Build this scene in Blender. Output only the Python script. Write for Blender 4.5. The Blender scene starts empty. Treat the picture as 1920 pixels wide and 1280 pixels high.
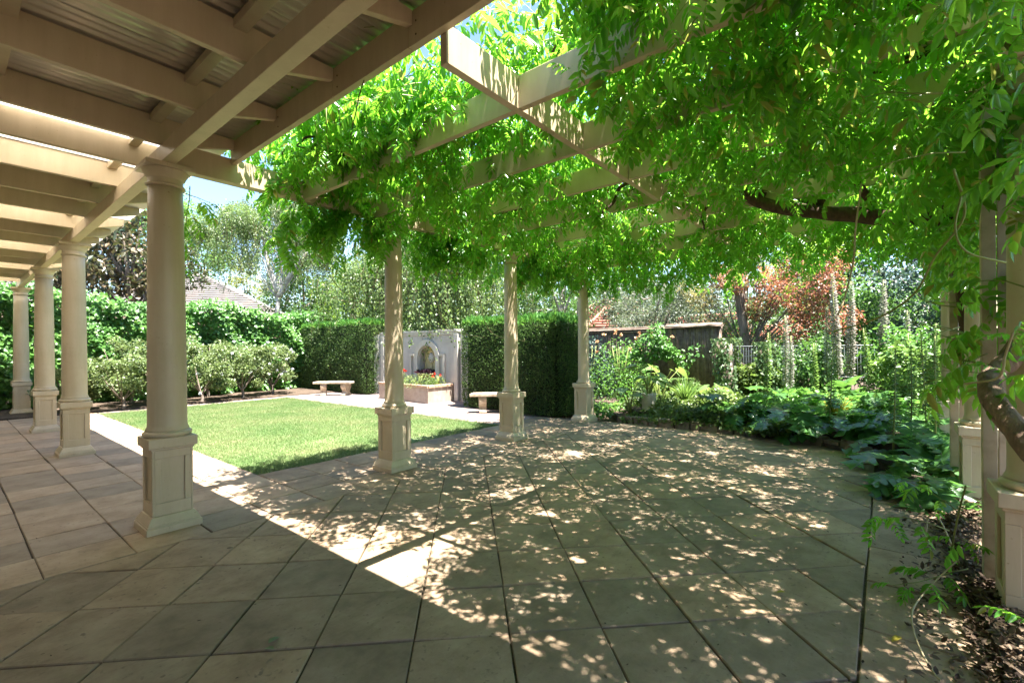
import bpy, math
import numpy as np
from mathutils import Vector, Matrix

# ------------------------------------------------------------------ camera, world, sun, exposure
S = bpy.context.scene
COL = S.collection
PH = -0.0945 - math.pi / 4 - 0.0107          # verandah direction in the camera's frame
E1 = np.array([math.sin(PH), math.cos(PH)])
E2 = np.array([math.cos(PH), -math.sin(PH)])
FWD = Vector((E2[1], E1[1], 0.0))
RGT = Vector((E2[0], E1[0], 0.0))
CAM = Vector((-1.190, -4.687, 1.45))
ROLL = -0.0084
DOWN = Vector((0, 0, -1))
cr = (RGT - ROLL * DOWN).normalized()
cd = (DOWN + ROLL * RGT).normalized()
cam_data = bpy.data.cameras.new('camera')
cam = bpy.data.objects.new('camera', cam_data)
COL.objects.link(cam)
mw = Matrix((( cr.x, -cd.x, -FWD.x, CAM.x), (cr.y, -cd.y, -FWD.y, CAM.y), (cr.z, -cd.z, -FWD.z, CAM.z), (0, 0, 0, 1)))
cam.matrix_world = mw
cam_data.sensor_width = 36.0
cam_data.sensor_fit = 'HORIZONTAL'
cam_data.lens = 865.4 / 1920 * 36.0
cam_data.shift_y = 13.05 / 1920
cam_data.clip_start = 0.05
cam_data.clip_end = 900
S.camera = cam

SUN_EL = math.radians(73.7)
world = bpy.data.worlds.new('World')
S.world = world
world.use_nodes = True
wn = world.node_tree
bg = wn.nodes['Background']
sky = wn.nodes.new('ShaderNodeTexSky')
sky.sky_type = 'NISHITA'
sky.sun_disc = False
sky.sun_elevation = SUN_EL
sky.sun_rotation = math.radians(180)
sky.air_density = 1.0
sky.dust_density = 0.15
sky.ozone_density = 2.5
wn.links.new(sky.outputs[0], bg.inputs[0])
bg.inputs[1].default_value = 0.065

sl = bpy.data.lights.new('sun', 'SUN')
sl.energy = 5.0
sl.angle = math.radians(0.48)
sl.color = (1.0, 0.955, 0.89)
so = bpy.data.objects.new('sun', sl)
COL.objects.link(so)
so.rotation_euler = Vector((0.012, math.cos(SUN_EL), -math.sin(SUN_EL))).to_track_quat('-Z', 'Y').to_euler()
so.location = (0, -6, 20)

S.view_settings.view_transform = 'Standard'
S.view_settings.look = 'None'
S.view_settings.gamma = 1.0
S.view_settings.use_curve_mapping = False
S.view_settings.exposure = 2.84
try:
    S.cycles.max_bounces = 10
    S.cycles.diffuse_bounces = 5
    S.cycles.transmission_bounces = 6
    S.cycles.transparent_max_bounces = 8
    S.cycles.sample_clamp_indirect = 6
except Exception:
    pass

RNG = np.random.default_rng(7)

# ------------------------------------------------------------------ materials
def new_mat(name):
    m = bpy.data.materials.new(name)
    m.use_nodes = True
    nt = m.node_tree
    return m, nt, nt.nodes['Principled BSDF'], nt.nodes['Material Output']

def ramp(nt, fac, stops):
    r = nt.nodes.new('ShaderNodeValToRGB')
    cr_ = r.color_ramp
    while len(cr_.elements) < len(stops):
        cr_.elements.new(0.5)
    for e, (p, c) in zip(cr_.elements, stops):
        e.position = p
        e.color = (*c, 1)
    nt.links.new(fac, r.inputs[0])
    return r.outputs[0]

def noise(nt, scale, detail=4, rough=0.55, coord='Object', vec=None, stretch=None):
    n = nt.nodes.new('ShaderNodeTexNoise')
    n.inputs['Scale'].default_value = scale
    n.inputs['Detail'].default_value = detail
    n.inputs['Roughness'].default_value = rough
    if vec is None:
        tc = nt.nodes.new('ShaderNodeTexCoord')
        vec = tc.outputs[coord]
    if stretch:
        mp = nt.nodes.new('ShaderNodeMapping')
        mp.inputs['Scale'].default_value = stretch
        nt.links.new(vec, mp.inputs[0])
        vec = mp.outputs[0]
    nt.links.new(vec, n.inputs['Vector'])
    return n.outputs[0]

def mixc(nt, fac, a, b, mode='MIX'):
    m = nt.nodes.new('ShaderNodeMix')
    m.data_type = 'RGBA'
    m.blend_type = mode
    for k, v in ((0, fac), (6, a), (7, b)):
        if isinstance(v, (int, float)):
            m.inputs[k].default_value = v
        elif isinstance(v, tuple):
            m.inputs[k].default_value = (*v, 1)
        else:
            nt.links.new(v, m.inputs[k])
    return m.outputs[2]

def bump(nt, bsdf, h, strength=0.3, dist=0.01):
    b = nt.nodes.new('ShaderNodeBump')
    b.inputs['Strength'].default_value = strength
    b.inputs['Distance'].default_value = dist
    nt.links.new(h, b.inputs['Height'])
    nt.links.new(b.outputs[0], bsdf.inputs['Normal'])

def surf(name, c1, c2, scale=6, rough=0.6, bstr=0.2, bdist=0.004, bscale=60, spec=0.4, stretch=None, c3=None, randomize=0.0, coord='Object'):
    m, nt, b, o = new_mat(name)
    n = noise(nt, scale, 6, 0.6, coord=coord, stretch=stretch)
    st = [(0.3, c1), (0.7, c2)] if c3 is None else [(0.28, c1), (0.52, c2), (0.74, c3)]
    col = ramp(nt, n, st)
    if randomize:
        oi = nt.nodes.new('ShaderNodeObjectInfo')
        v = ramp(nt, oi.outputs['Random'], [(0, (1 - randomize,) * 3), (1, (1 + randomize,) * 3)])
        col = mixc(nt, 1.0, col, v, 'MULTIPLY')
    nt.links.new(col, b.inputs['Base Color'])
    b.inputs['Roughness'].default_value = rough
    b.inputs['Specular IOR Level'].default_value = spec
    if bstr:
        bump(nt, b, noise(nt, bscale, 5, 0.6, coord=coord, stretch=stretch), bstr, bdist)
    return m

def leaf_mat(name, dark, light, trans, tfac=0.45, rough=0.42, spec=0.45, clump=0.0, old=None):
    m, nt, b, o = new_mat(name)
    g = nt.nodes.new('ShaderNodeNewGeometry')
    col = ramp(nt, g.outputs['Random Per Island'], [(0.0, dark), (1.0, light)])
    t2 = ramp(nt, g.outputs['Random Per Island'], [(0.0, tuple(x * 0.75 for x in trans)), (1.0, trans)])
    if old:
        o1 = ramp(nt, g.outputs['Random Per Island'], [(0.95, (0, 0, 0)), (0.965, (1, 1, 1))])
        col = mixc(nt, o1, col, old)
        t2 = mixc(nt, o1, t2, tuple(x * 1.8 for x in old))
    if clump:
        n = noise(nt, clump, 2, 0.5)
        k = ramp(nt, n, [(0.35, (0.72, 0.78, 0.75)), (0.65, (1.2, 1.15, 1.0))])
        col = mixc(nt, 1.0, col, k, 'MULTIPLY')
    nt.links.new(col, b.inputs['Base Color'])
    b.inputs['Roughness'].default_value = rough
    b.inputs['Specular IOR Level'].default_value = spec
    t = nt.nodes.new('ShaderNodeBsdfTranslucent')
    nt.links.new(t2, t.inputs[0])
    mx = nt.nodes.new('ShaderNodeMixShader')
    mx.inputs[0].default_value = tfac
    nt.links.new(b.outputs[0], mx.inputs[1])
    nt.links.new(t.outputs[0], mx.inputs[2])
    nt.links.new(mx.outputs[0], o.inputs[0])
    return m

M = {}
M['paint'] = surf('cream_paint', (0.53, 0.42, 0.275), (0.59, 0.475, 0.325), 2.2, 0.42, 0.08, 0.002, 35)
M['paint_column'] = surf('column_paint', (0.52, 0.42, 0.28), (0.58, 0.475, 0.335), 3.0, 0.4, 0.06, 0.002, 40)
M['paint_weathered'] = surf('weathered_paint', (0.34, 0.26, 0.17), (0.52, 0.43, 0.31), 7.0, 0.6, 0.25, 0.004, 30, c3=(0.58, 0.5, 0.38))
M['zinc'] = surf('zinc_sheet', (0.58, 0.51, 0.43), (0.66, 0.59, 0.5), 3.0, 0.3, 0, spec=0.6)
M['zinc'].node_tree.nodes['Principled BSDF'].inputs['Metallic'].default_value = 0.45
M['wall'] = surf('render_wall', (0.36, 0.34, 0.325), (0.43, 0.41, 0.39), 3.0, 0.75, 0.15, 0.003, 50)
M['wall_trim'] = surf('wall_trim', (0.42, 0.39, 0.35), (0.5, 0.47, 0.42), 4.0, 0.7, 0.1, 0.003, 50)
M['mask'] = surf('ochre_plaster', (0.42, 0.33, 0.15), (0.55, 0.46, 0.25), 8, 0.8, 0.2, 0.004, 60)
M['stone'] = surf('cast_stone', (0.22, 0.16, 0.1), (0.36, 0.29, 0.21), 9, 0.85, 0.4, 0.008, 50, c3=(0.46, 0.41, 0.33))
M['planter'] = surf('planter_render', (0.3, 0.23, 0.18), (0.42, 0.35, 0.29), 5, 0.8, 0.3, 0.006, 45)
M['coping'] = surf('brick_coping', (0.36, 0.2, 0.11), (0.5, 0.36, 0.25), 14, 0.85, 0.4, 0.006, 60)
M['bark'] = surf('vine_bark', (0.035, 0.02, 0.012), (0.12, 0.07, 0.042), 14, 0.9, 0.9, 0.02, 30, stretch=(1, 1, 0.35))
M['trunk_bark'] = surf('wisteria_bark', (0.09, 0.055, 0.036), (0.32, 0.21, 0.15), 16, 0.9, 1.0, 0.02, 34, stretch=(1, 1, 0.35))
M['birch_bark'] = surf('birch_bark', (0.2, 0.18, 0.16), (0.52, 0.5, 0.47), 5, 0.8, 0.3, 0.008, 24, stretch=(1, 1, 2.2))
M['grey_bark'] = surf('grey_bark', (0.1, 0.075, 0.055), (0.26, 0.21, 0.17), 10, 0.9, 0.8, 0.02, 26, stretch=(1, 1, 0.3))
M['soil'] = surf('soil', (0.035, 0.024, 0.015), (0.11, 0.075, 0.05), 7, 0.95, 0.8, 0.02, 40)
M['joint'] = surf('joint_sand', (0.035, 0.026, 0.016), (0.1, 0.076, 0.048), 40, 0.95, 0.7, 0.01, 120)
M['litter'] = leaf_mat('leaf_litter', (0.045, 0.03, 0.02), (0.2, 0.14, 0.09), (0.1, 0.06, 0.03), 0.12, 0.7, 0.2)
M['brush'] = surf('brush_sticks', (0.13, 0.09, 0.068), (0.36, 0.27, 0.21), 12, 0.9, 0.3, 0.004, 60, randomize=0.1)
M['wire'] = surf('galvanised_wire', (0.42, 0.45, 0.47), (0.55, 0.58, 0.6), 8, 0.4, 0, spec=0.6)
M['stem'] = surf('green_stem', (0.16, 0.2, 0.05), (0.3, 0.33, 0.1), 6, 0.6, 0)
M['dry_stem'] = surf('dry_stem', (0.32, 0.24, 0.12), (0.5, 0.42, 0.25), 6, 0.7, 0)
M['brown_stem'] = surf('brown_stem', (0.08, 0.05, 0.03), (0.16, 0.1, 0.06), 6, 0.8, 0)
M['roof_grey'] = surf('grey_tiles', (0.28, 0.25, 0.235), (0.38, 0.345, 0.325), 3, 0.8, 0.3, 0.01, 12)
M['roof_red'] = surf('terracotta_tiles', (0.3, 0.11, 0.07), (0.42, 0.19, 0.13), 3, 0.8, 0.3, 0.01, 12)
M['house_wall'] = surf('house_wall', (0.5, 0.46, 0.38), (0.58, 0.53, 0.45), 2, 0.8, 0.1, 0.003, 40)
M['edging'] = surf('edging_stone', (0.1, 0.075, 0.05), (0.28, 0.22, 0.16), 8, 0.9, 0.6, 0.015, 30)
M['terracotta_pot'] = surf('pale_pot', (0.48, 0.43, 0.34), (0.6, 0.55, 0.46), 8, 0.8, 0.2, 0.004, 40)
M['dark_plant'] = leaf_mat('dark_plant', (0.02, 0.008, 0.015), (0.06, 0.025, 0.04), (0.1, 0.03, 0.05), 0.25)
M['red_petal'] = leaf_mat('red_petal', (0.6, 0.03, 0.015), (0.8, 0.08, 0.03), (0.8, 0.06, 0.02), 0.3)
M['white_petal'] = leaf_mat('white_petal', (0.66, 0.66, 0.7), (0.8, 0.8, 0.82), (0.7, 0.7, 0.75), 0.3)
M['spike_petal'] = leaf_mat('spike_petal', (0.2, 0.22, 0.14), (0.66, 0.64, 0.58), (0.5, 0.45, 0.4), 0.25)
M['orange_petal'] = leaf_mat('orange_petal', (0.6, 0.28, 0.14), (0.75, 0.5, 0.3), (0.7, 0.4, 0.2), 0.3)
M['blue_petal'] = leaf_mat('blue_petal', (0.22, 0.22, 0.55), (0.4, 0.4, 0.75), (0.3, 0.3, 0.7), 0.3)

M['vine'] = leaf_mat('wisteria_leaf', (0.022, 0.12, 0.014), (0.07, 0.24, 0.03), (0.36, 0.78, 0.06), 0.54, 0.3, 0.6, clump=0.9, old=(0.24, 0.25, 0.05))
M['hedge'] = leaf_mat('cypress_hedge', (0.032, 0.075, 0.018), (0.1, 0.155, 0.045), (0.14, 0.27, 0.06), 0.28, 0.5, 0.35, clump=1.5)
M['hedge_top'] = leaf_mat('cypress_new_growth', (0.05, 0.16, 0.025), (0.1, 0.25, 0.05), (0.2, 0.42, 0.06), 0.35, 0.5, 0.3)
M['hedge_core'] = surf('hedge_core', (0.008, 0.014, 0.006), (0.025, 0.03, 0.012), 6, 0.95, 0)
M['ivy'] = leaf_mat('ivy_leaf', (0.045, 0.13, 0.025), (0.12, 0.26, 0.06), (0.22, 0.45, 0.07), 0.35, 0.4, 0.5, clump=1.0)
M['rose'] = leaf_mat('rose_leaf', (0.06, 0.11, 0.035), (0.2, 0.245, 0.1), (0.25, 0.34, 0.1), 0.35, 0.45, 0.5)
M['birch'] = leaf_mat('birch_leaf', (0.05, 0.1, 0.03), (0.19, 0.25, 0.1), (0.28, 0.42, 0.1), 0.42, 0.4, 0.5)
M['green_tree'] = leaf_mat('fresh_tree_leaf', (0.06, 0.15, 0.03), (0.14, 0.28, 0.07), (0.28, 0.5, 0.1), 0.45)
M['magnolia'] = leaf_mat('magnolia_leaf', (0.02, 0.045, 0.02), (0.15, 0.1, 0.055), (0.12, 0.14, 0.04), 0.2, 0.3, 0.6)
M['grey_tree'] = leaf_mat('grey_tree_leaf', (0.05, 0.075, 0.05), (0.17, 0.19, 0.14), (0.2, 0.26, 0.12), 0.35)
M['dark_tree'] = leaf_mat('blue_green_leaf', (0.018, 0.04, 0.04), (0.06, 0.1, 0.08), (0.08, 0.16, 0.08), 0.25)
M['lime_tree'] = leaf_mat('lime_leaf', (0.12, 0.24, 0.03), (0.26, 0.4, 0.06), (0.45, 0.65, 0.08), 0.5)
M['yellow_tree'] = leaf_mat('golden_leaf', (0.2, 0.22, 0.03), (0.36, 0.35, 0.05), (0.5, 0.5, 0.06), 0.45)
M['maple'] = leaf_mat('maple_leaf', (0.16, 0.06, 0.035), (0.42, 0.2, 0.12), (0.5, 0.2, 0.1), 0.35, 0.45)
M['maple_green'] = leaf_mat('maple_green_leaf', (0.1, 0.11, 0.045), (0.26, 0.2, 0.1), (0.36, 0.34, 0.1), 0.4)
M['acanthus'] = leaf_mat('acanthus_leaf', (0.035, 0.11, 0.03), (0.09, 0.2, 0.055), (0.2, 0.45, 0.07), 0.36, 0.3, 0.6)
M['big_leaf'] = leaf_mat('arum_leaf', (0.1, 0.22, 0.05), (0.22, 0.34, 0.12), (0.35, 0.5, 0.1), 0.4, 0.35)
M['strap'] = leaf_mat('strap_leaf', (0.08, 0.16, 0.04), (0.17, 0.28, 0.08), (0.26, 0.42, 0.08), 0.35)
M['cover'] = leaf_mat('ground_cover_leaf', (0.05, 0.1, 0.025), (0.15, 0.2, 0.06), (0.22, 0.34, 0.06), 0.35, clump=1.2)
M['yellow_strap'] = leaf_mat('golden_strap', (0.3, 0.26, 0.03), (0.5, 0.42, 0.06), (0.6, 0.5, 0.05), 0.4)
M['mid_tree'] = leaf_mat('mid_green_leaf', (0.028, 0.075, 0.022), (0.09, 0.17, 0.05), (0.16, 0.34, 0.06), 0.35)
M['backdrop'] = leaf_mat('far_tree_leaf', (0.04, 0.07, 0.03), (0.13, 0.18, 0.08), (0.2, 0.28, 0.08), 0.35)
M['ivy_trunk'] = leaf_mat('variegated_ivy', (0.04, 0.1, 0.035), (0.16, 0.23, 0.11), (0.2, 0.3, 0.1), 0.3)

def paver_mat(name, a, b_, c, moss):
    m, nt, b, o = new_mat(name)
    tc = nt.nodes.new('ShaderNodeTexCoord')
    oi = nt.nodes.new('ShaderNodeObjectInfo')
    vm = nt.nodes.new('ShaderNodeVectorMath'); vm.operation = 'SCALE'; vm.inputs['Scale'].default_value = 37.0
    cmb = nt.nodes.new('ShaderNodeCombineXYZ')
    for i in range(3):
        nt.links.new(oi.outputs['Random'], cmb.inputs[i])
    nt.links.new(cmb.outputs[0], vm.inputs[0])
    ad = nt.nodes.new('ShaderNodeVectorMath'); ad.operation = 'ADD'
    nt.links.new(tc.outputs['Object'], ad.inputs[0]); nt.links.new(vm.outputs[0], ad.inputs[1])
    v = ad.outputs[0]
    col = ramp(nt, noise(nt, 4.5, 8, 0.65, vec=v), [(0.3, a), (0.5, b_), (0.72, c)])
    tint = ramp(nt, oi.outputs['Random'], [(0, (0.74, 0.76, 0.76)), (0.5, (1.0, 0.98, 0.95)), (1, (1.2, 1.13, 1.04))])
    col = mixc(nt, 1.0, col, tint, 'MULTIPLY')
    spots = ramp(nt, noise(nt, 30, 3, 0.5, vec=v), [(0.62, (0, 0, 0)), (0.74, (1, 1, 1))])
    col = mixc(nt, spots, col, tuple(x * 0.62 for x in b_))
    streak = ramp(nt, noise(nt, 3.2, 6, 0.7, vec=v, stretch=(1, 5, 1)), [(0.55, (0, 0, 0)), (0.8, (0.7, 0.7, 0.7))])
    col = mixc(nt, streak, col, tuple(x * 0.75 for x in a))
    mo = ramp(nt, noise(nt, 2.1, 6, 0.7, coord='Generated', vec=v), [(0.52, (0, 0, 0)), (0.75, (moss,) * 3)])
    col = mixc(nt, mo, col, (0.125, 0.115, 0.07))
    nt.links.new(col, b.inputs['Base Color'])
    b.inputs['Roughness'].default_value = 0.78
    b.inputs['Specular IOR Level'].default_value = 0.3
    bump(nt, b, noise(nt, 55, 8, 0.7, vec=v), 0.35, 0.006)
    return m
M['paver'] = paver_mat('verandah_paver', (0.28, 0.2, 0.135), (0.37, 0.275, 0.195), (0.43, 0.335, 0.245), 0.12)
M['paver_patio'] = paver_mat('patio_paver', (0.21, 0.145, 0.092), (0.305, 0.218, 0.145), (0.385, 0.288, 0.2), 0.4)
M['paver_path'] = paver_mat('path_paver', (0.17, 0.13, 0.115), (0.235, 0.185, 0.165), (0.29, 0.235, 0.21), 0.2)

def lawn_mat():
    m, nt, b, o = new_mat('lawn_green')
    n = noise(nt, 0.9, 5, 0.6)
    n2 = noise(nt, 26, 5, 0.7)
    c = ramp(nt, n, [(0.32, (0.11, 0.19, 0.055)), (0.52, (0.17, 0.25, 0.085)), (0.72, (0.26, 0.28, 0.13))])
    c2 = ramp(nt, n2, [(0.3, (0.6, 0.62, 0.6)), (0.7, (1.2, 1.2, 1.15))])
    nt.links.new(mixc(nt, 1.0, c, c2, 'MULTIPLY'), b.inputs['Base Color'])
    b.inputs['Roughness'].default_value = 0.9
    bump(nt, b, n2, 0.8, 0.03)
    return m
M['lawn'] = lawn_mat()
def grass_mat():
    m, nt, b, o = new_mat('grass_blade')
    g = nt.nodes.new('ShaderNodeNewGeometry')
    c = ramp(nt, g.outputs['Random Per Island'], [(0, (0.105, 0.175, 0.055)), (0.7, (0.195, 0.265, 0.105)), (1, (0.34, 0.33, 0.2))])
    n = ramp(nt, noise(nt, 0.9, 5, 0.6), [(0.35, (0.8, 0.95, 0.75)), (0.68, (1.3, 1.12, 1.2))])
    c = mixc(nt, 1.0, c, n, 'MULTIPLY')
    nt.links.new(c, b.inputs['Base Color'])
    b.inputs['Roughness'].default_value = 0.6
    t = nt.nodes.new('ShaderNodeBsdfTranslucent')
    nt.links.new(c, t.inputs[0])
    mx = nt.nodes.new('ShaderNodeMixShader'); mx.inputs[0].default_value = 0.4
    nt.links.new(b.outputs[0], mx.inputs[1]); nt.links.new(t.outputs[0], mx.inputs[2])
    nt.links.new(mx.outputs[0], o.inputs[0])
    return m
M['grass'] = grass_mat()
def skylight_mat():
    m, nt, b, o = new_mat('opal_sheet')
    b.inputs['Base Color'].default_value = (0.85, 0.85, 0.83, 1)
    b.inputs['Roughness'].default_value = 0.3
    t = nt.nodes.new('ShaderNodeBsdfTranslucent'); t.inputs[0].default_value = (0.85, 0.82, 0.76, 1)
    mx = nt.nodes.new('ShaderNodeMixShader'); mx.inputs[0].default_value = 0.75
    nt.links.new(b.outputs[0], mx.inputs[1]); nt.links.new(t.outputs[0], mx.inputs[2])
    nt.links.new(mx.outputs[0], o.inputs[0])
    return m
M['opal'] = skylight_mat()

# ------------------------------------------------------------------ object helpers
def tag(o, label=None, cat=None, group=None, kind=None):
    if label: o['label'] = label
    if cat: o['category'] = cat
    if group: o['group'] = group
    if kind: o['kind'] = kind
    return o

def link(name, me, parent=None, loc=None, kind=None):
    o = bpy.data.objects.new(name, me)
    COL.objects.link(o)
    if parent is not None:
        o.parent = parent
    if loc is not None:
        o.location = loc
    if kind:
        o['kind'] = kind
    return o

def empty(name, loc=(0, 0, 0), rz=0.0):
    o = bpy.data.objects.new(name, None)
    o.empty_display_size = 0.2
    COL.objects.link(o)
    o.location = loc
    o.rotation_euler = (0, 0, rz)
    return o

def thing(name, label, cat, loc=(0, 0, 0), rz=0.0, group=None):
    return tag(empty(name, loc, rz), label, cat, group)

def copy_tree(o, parent=None):
    c = o.copy()
    COL.objects.link(c)
    if parent is not None:
        c.parent = parent
    for ch in list(o.children):
        copy_tree(ch, c)
    return c

def big_mesh(name, V, F, mat, smooth=False):
    """V (n,3), F (m,k) int array of equal polygons."""
    me = bpy.data.meshes.new(name)
    V = np.ascontiguousarray(V, dtype=np.float32)
    F = np.ascontiguousarray(F, dtype=np.int32)
    k = F.shape[1]
    me.vertices.add(len(V)); me.vertices.foreach_set('co', V.ravel())
    me.loops.add(F.size); me.loops.foreach_set('vertex_index', F.ravel())
    me.polygons.add(len(F)); me.polygons.foreach_set('loop_start', np.arange(0, F.size, k, dtype=np.int32))
    me.polygons.foreach_set('loop_total', np.full(len(F), k, dtype=np.int32))
    if smooth:
        me.polygons.foreach_set('use_smooth', np.ones(len(F), dtype=bool))
    me.materials.append(mat)
    me.update(calc_edges=True)
    return me

class MB:
    """Collects shapes into one mesh."""
    def __init__(self):
        self.v = []; self.f = []; self.s = []
    def add(self, verts, faces, smooth=False):
        n = len(self.v)
        self.v += [tuple(p) for p in verts]
        for f in faces:
            self.f.append(tuple(i + n for i in f)); self.s.append(smooth)
        return self
    def box(self, x0, x1, y0, y1, z0, z1):
        v = [(x0, y0, z0), (x1, y0, z0), (x1, y1, z0), (x0, y1, z0), (x0, y0, z1), (x1, y0, z1), (x1, y1, z1), (x0, y1, z1)]
        return self.add(v, [(3, 2, 1, 0), (4, 5, 6, 7), (0, 1, 5, 4), (1, 2, 6, 5), (2, 3, 7, 6), (3, 0, 4, 7)])
    def prism(self, poly, axis, a, b):
        """polygon in the plane perpendicular to axis, extruded from a to b."""
        def mk(p, h):
            if axis == 'x': return (h, p[0], p[1])
            if axis == 'y': return (p[0], h, p[1])
            return (p[0], p[1], h)
        n = len(poly)
        v = [mk(p, a) for p in poly] + [mk(p, b) for p in poly]
        f = [tuple(range(n - 1, -1, -1)), tuple(range(n, 2 * n))]
        f += [(i, (i + 1) % n, n + (i + 1) % n, n + i) for i in range(n)]
        return self.add(v, f)
    def frustum(self, h0, z0, h1, z1):
        v = [(-h0, -h0, z0), (h0, -h0, z0), (h0, h0, z0), (-h0, h0, z0), (-h1, -h1, z1), (h1, -h1, z1), (h1, h1, z1), (-h1, h1, z1)]
        return self.add(v, [(3, 2, 1, 0), (4, 5, 6, 7), (0, 1, 5, 4), (1, 2, 6, 5), (2, 3, 7, 6), (3, 0, 4, 7)])
    def lathe(self, prof, n=40, c=(0, 0)):
        v = []; f = []
        for r, z in prof:
            for i in range(n):
                a = 2 * math.pi * i / n
                v.append((c[0] + r * math.cos(a), c[1] + r * math.sin(a), z))
        for j in range(len(prof) - 1):
            for i in range(n):
                i2 = (i + 1) % n
                f.append((j * n + i, j * n + i2, (j + 1) * n + i2, (j + 1) * n + i))
        self.add(v, f, True)
        m = len(prof) - 1
        b = len(self.v) - len(v)
        self.f.append(tuple(b + i for i in range(n - 1, -1, -1))); self.s.append(False)
        self.f.append(tuple(b + m * n + i for i in range(n))); self.s.append(False)
        return self
    def tube(self, pts, rad, n=8, wob=0.0):
        P = np.array(pts, float); k = len(P)
        R = np.full(k, rad, float) if np.isscalar(rad) else np.interp(np.linspace(0, 1, k), np.linspace(0, 1, len(rad)), rad)
        T = np.gradient(P, axis=0); T /= np.linalg.norm(T, axis=1)[:, None] + 1e-9
        ref = np.array([0, 0, 1.0]) if abs(T[0, 2]) < 0.9 else np.array([1.0, 0, 0])
        v = []; f = []
        a = np.cross(T[0], ref); a /= np.linalg.norm(a)
        for i in range(k):
            a = a - T[i] * (a @ T[i]); a /= np.linalg.norm(a) + 1e-9
            b = np.cross(T[i], a)
            for j in range(n):
                t = 2 * math.pi * j / n
                r = R[i] * (1 + (wob * (RNG.random() - 0.5) if wob else 0))
                v.append(P[i] + r * (math.cos(t) * a + math.sin(t) * b))
        for i in range(k - 1):
            for j in range(n):
                j2 = (j + 1) % n
                f.append((i * n + j, i * n + j2, (i + 1) * n + j2, (i + 1) * n + j))
        f.append(tuple(range(n - 1, -1, -1))); f.append(tuple((k - 1) * n + j for j in range(n)))
        return self.add(v, f, True)
    def mesh(self, name, mat):
        me = bpy.data.meshes.new(name)
        me.from_pydata(self.v, [], self.f)
        me.polygons.foreach_set('use_smooth', self.s)
        me.materials.append(mat)
        me.update()
        return me
    def build(self, name, mat, parent=None, loc=None, kind=None, bevel=0.0):
        o = link(name, self.mesh(name, mat), parent, loc, kind)
        if bevel:
            b = o.modifiers.new('bevel', 'BEVEL'); b.width = bevel; b.segments = 2; b.limit_method = 'ANGLE'; b.angle_limit = math.radians(40)
        return o

def spline(pts, n=24):
    P = np.array(pts, float); k = len(P)
    P2 = np.vstack([2 * P[0] - P[1], P, 2 * P[-1] - P[-2]])
    out = []
    for i in range(k - 1):
        p0, p1, p2, p3 = P2[i:i + 4]
        m = max(2, n // (k - 1))
        for t in np.linspace(0, 1, m, endpoint=(i == k - 2)):
            out.append(0.5 * ((2 * p1) + (-p0 + p2) * t + (2 * p0 - 5 * p1 + 4 * p2 - p3) * t ** 2 + (-p0 + 3 * p1 - 3 * p2 + p3) * t ** 3))
    return np.array(out)

for key in ('paint_column', 'paint', 'wall', 'wall_trim', 'planter'):
    nt = M[key].node_tree; b = nt.nodes['Principled BSDF']
    src = b.inputs['Base Color'].links[0].from_socket
    st = ramp(nt, noise(nt, 9, 6, 0.7, stretch=(1, 1, 0.12)), [(0.42, (0.86, 0.84, 0.8)), (0.6, (1, 1, 1))])
    c1_ = mixc(nt, 0.55, src, mixc(nt, 1.0, src, st, 'MULTIPLY'))
    sp = ramp(nt, noise(nt, 45, 2, 0.5), [(0.7, (1, 1, 1)), (0.78, (0.72, 0.66, 0.58))])
    nt.links.new(mixc(nt, 1.0, c1_, sp, 'MULTIPLY'), b.inputs['Base Color'])
# ---- leaf templates: x along the leaf, y across, z normal; all quads
def leaf_t(w=0.4, fold=0.12, droop=0.1):
    V = np.array([(0, 0, 0), (0.3, w * 0.5, fold * w), (0.68, w * 0.42, fold * w - droop * 0.45), (1, 0, -droop), (0.68, -w * 0.42, fold * w - droop * 0.45), (0.3, -w * 0.5, fold * w)], float)
    return V, np.array([(0, 3, 2, 1), (0, 5, 4, 3)])
def kite_t(w=0.55, fold=0.0):
    return np.array([(0, 0, 0), (0.45, -w / 2, fold), (1, 0, 0), (0.45, w / 2, fold)], float), np.array([(0, 1, 2, 3)])
def norm(a):
    return a / (np.linalg.norm(a, axis=-1, keepdims=True) + 1e-9)
def scatter(tpl, P, X, N, s, sy=None):
    """instances of a template baked into arrays: P origin, X leaf direction, N normal hint, s size"""
    V, F = tpl
    X = norm(np.asarray(X, float)); N = np.asarray(N, float)
    Y = norm(np.cross(N, X)); Z = np.cross(X, Y)
    s = np.broadcast_to(np.asarray(s, float), (len(P),))
    sy = s if sy is None else np.broadcast_to(np.asarray(sy, float), (len(P),))
    W = P[:, None, :] + s[:, None, None] * (V[None, :, 0, None] * X[:, None, :] + V[None, :, 2, None] * Z[:, None, :]) + sy[:, None, None] * V[None, :, 1, None] * Y[:, None, :]
    k = len(V)
    FF = F[None] + (np.arange(len(P)) * k)[:, None, None]
    return W.reshape(-1, 3), FF.reshape(-1, F.shape[1])
def rnd_dir(n, rng=RNG):
    return norm(rng.normal(size=(n, 3)))
def join(parts):
    Vs, Fs, o = [], [], 0
    for V, F in parts:
        Vs.append(V); Fs.append(F + o); o += len(V)
    return np.vstack(Vs), np.vstack(Fs)
def stuff(name, VF, mat, parent=None, kind='stuff'):
    return link(name, big_mesh(name, VF[0], VF[1], mat), parent, kind=kind)

# ------------------------------------------------------------------ ground, paving
MB().add([(-260, -260, -0.09), (300, -260, -0.09), (300, 300, -0.09), (-260, 300, -0.09)], [(0, 1, 2, 3)]).build('ground', M['soil'], kind='structure')

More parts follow.
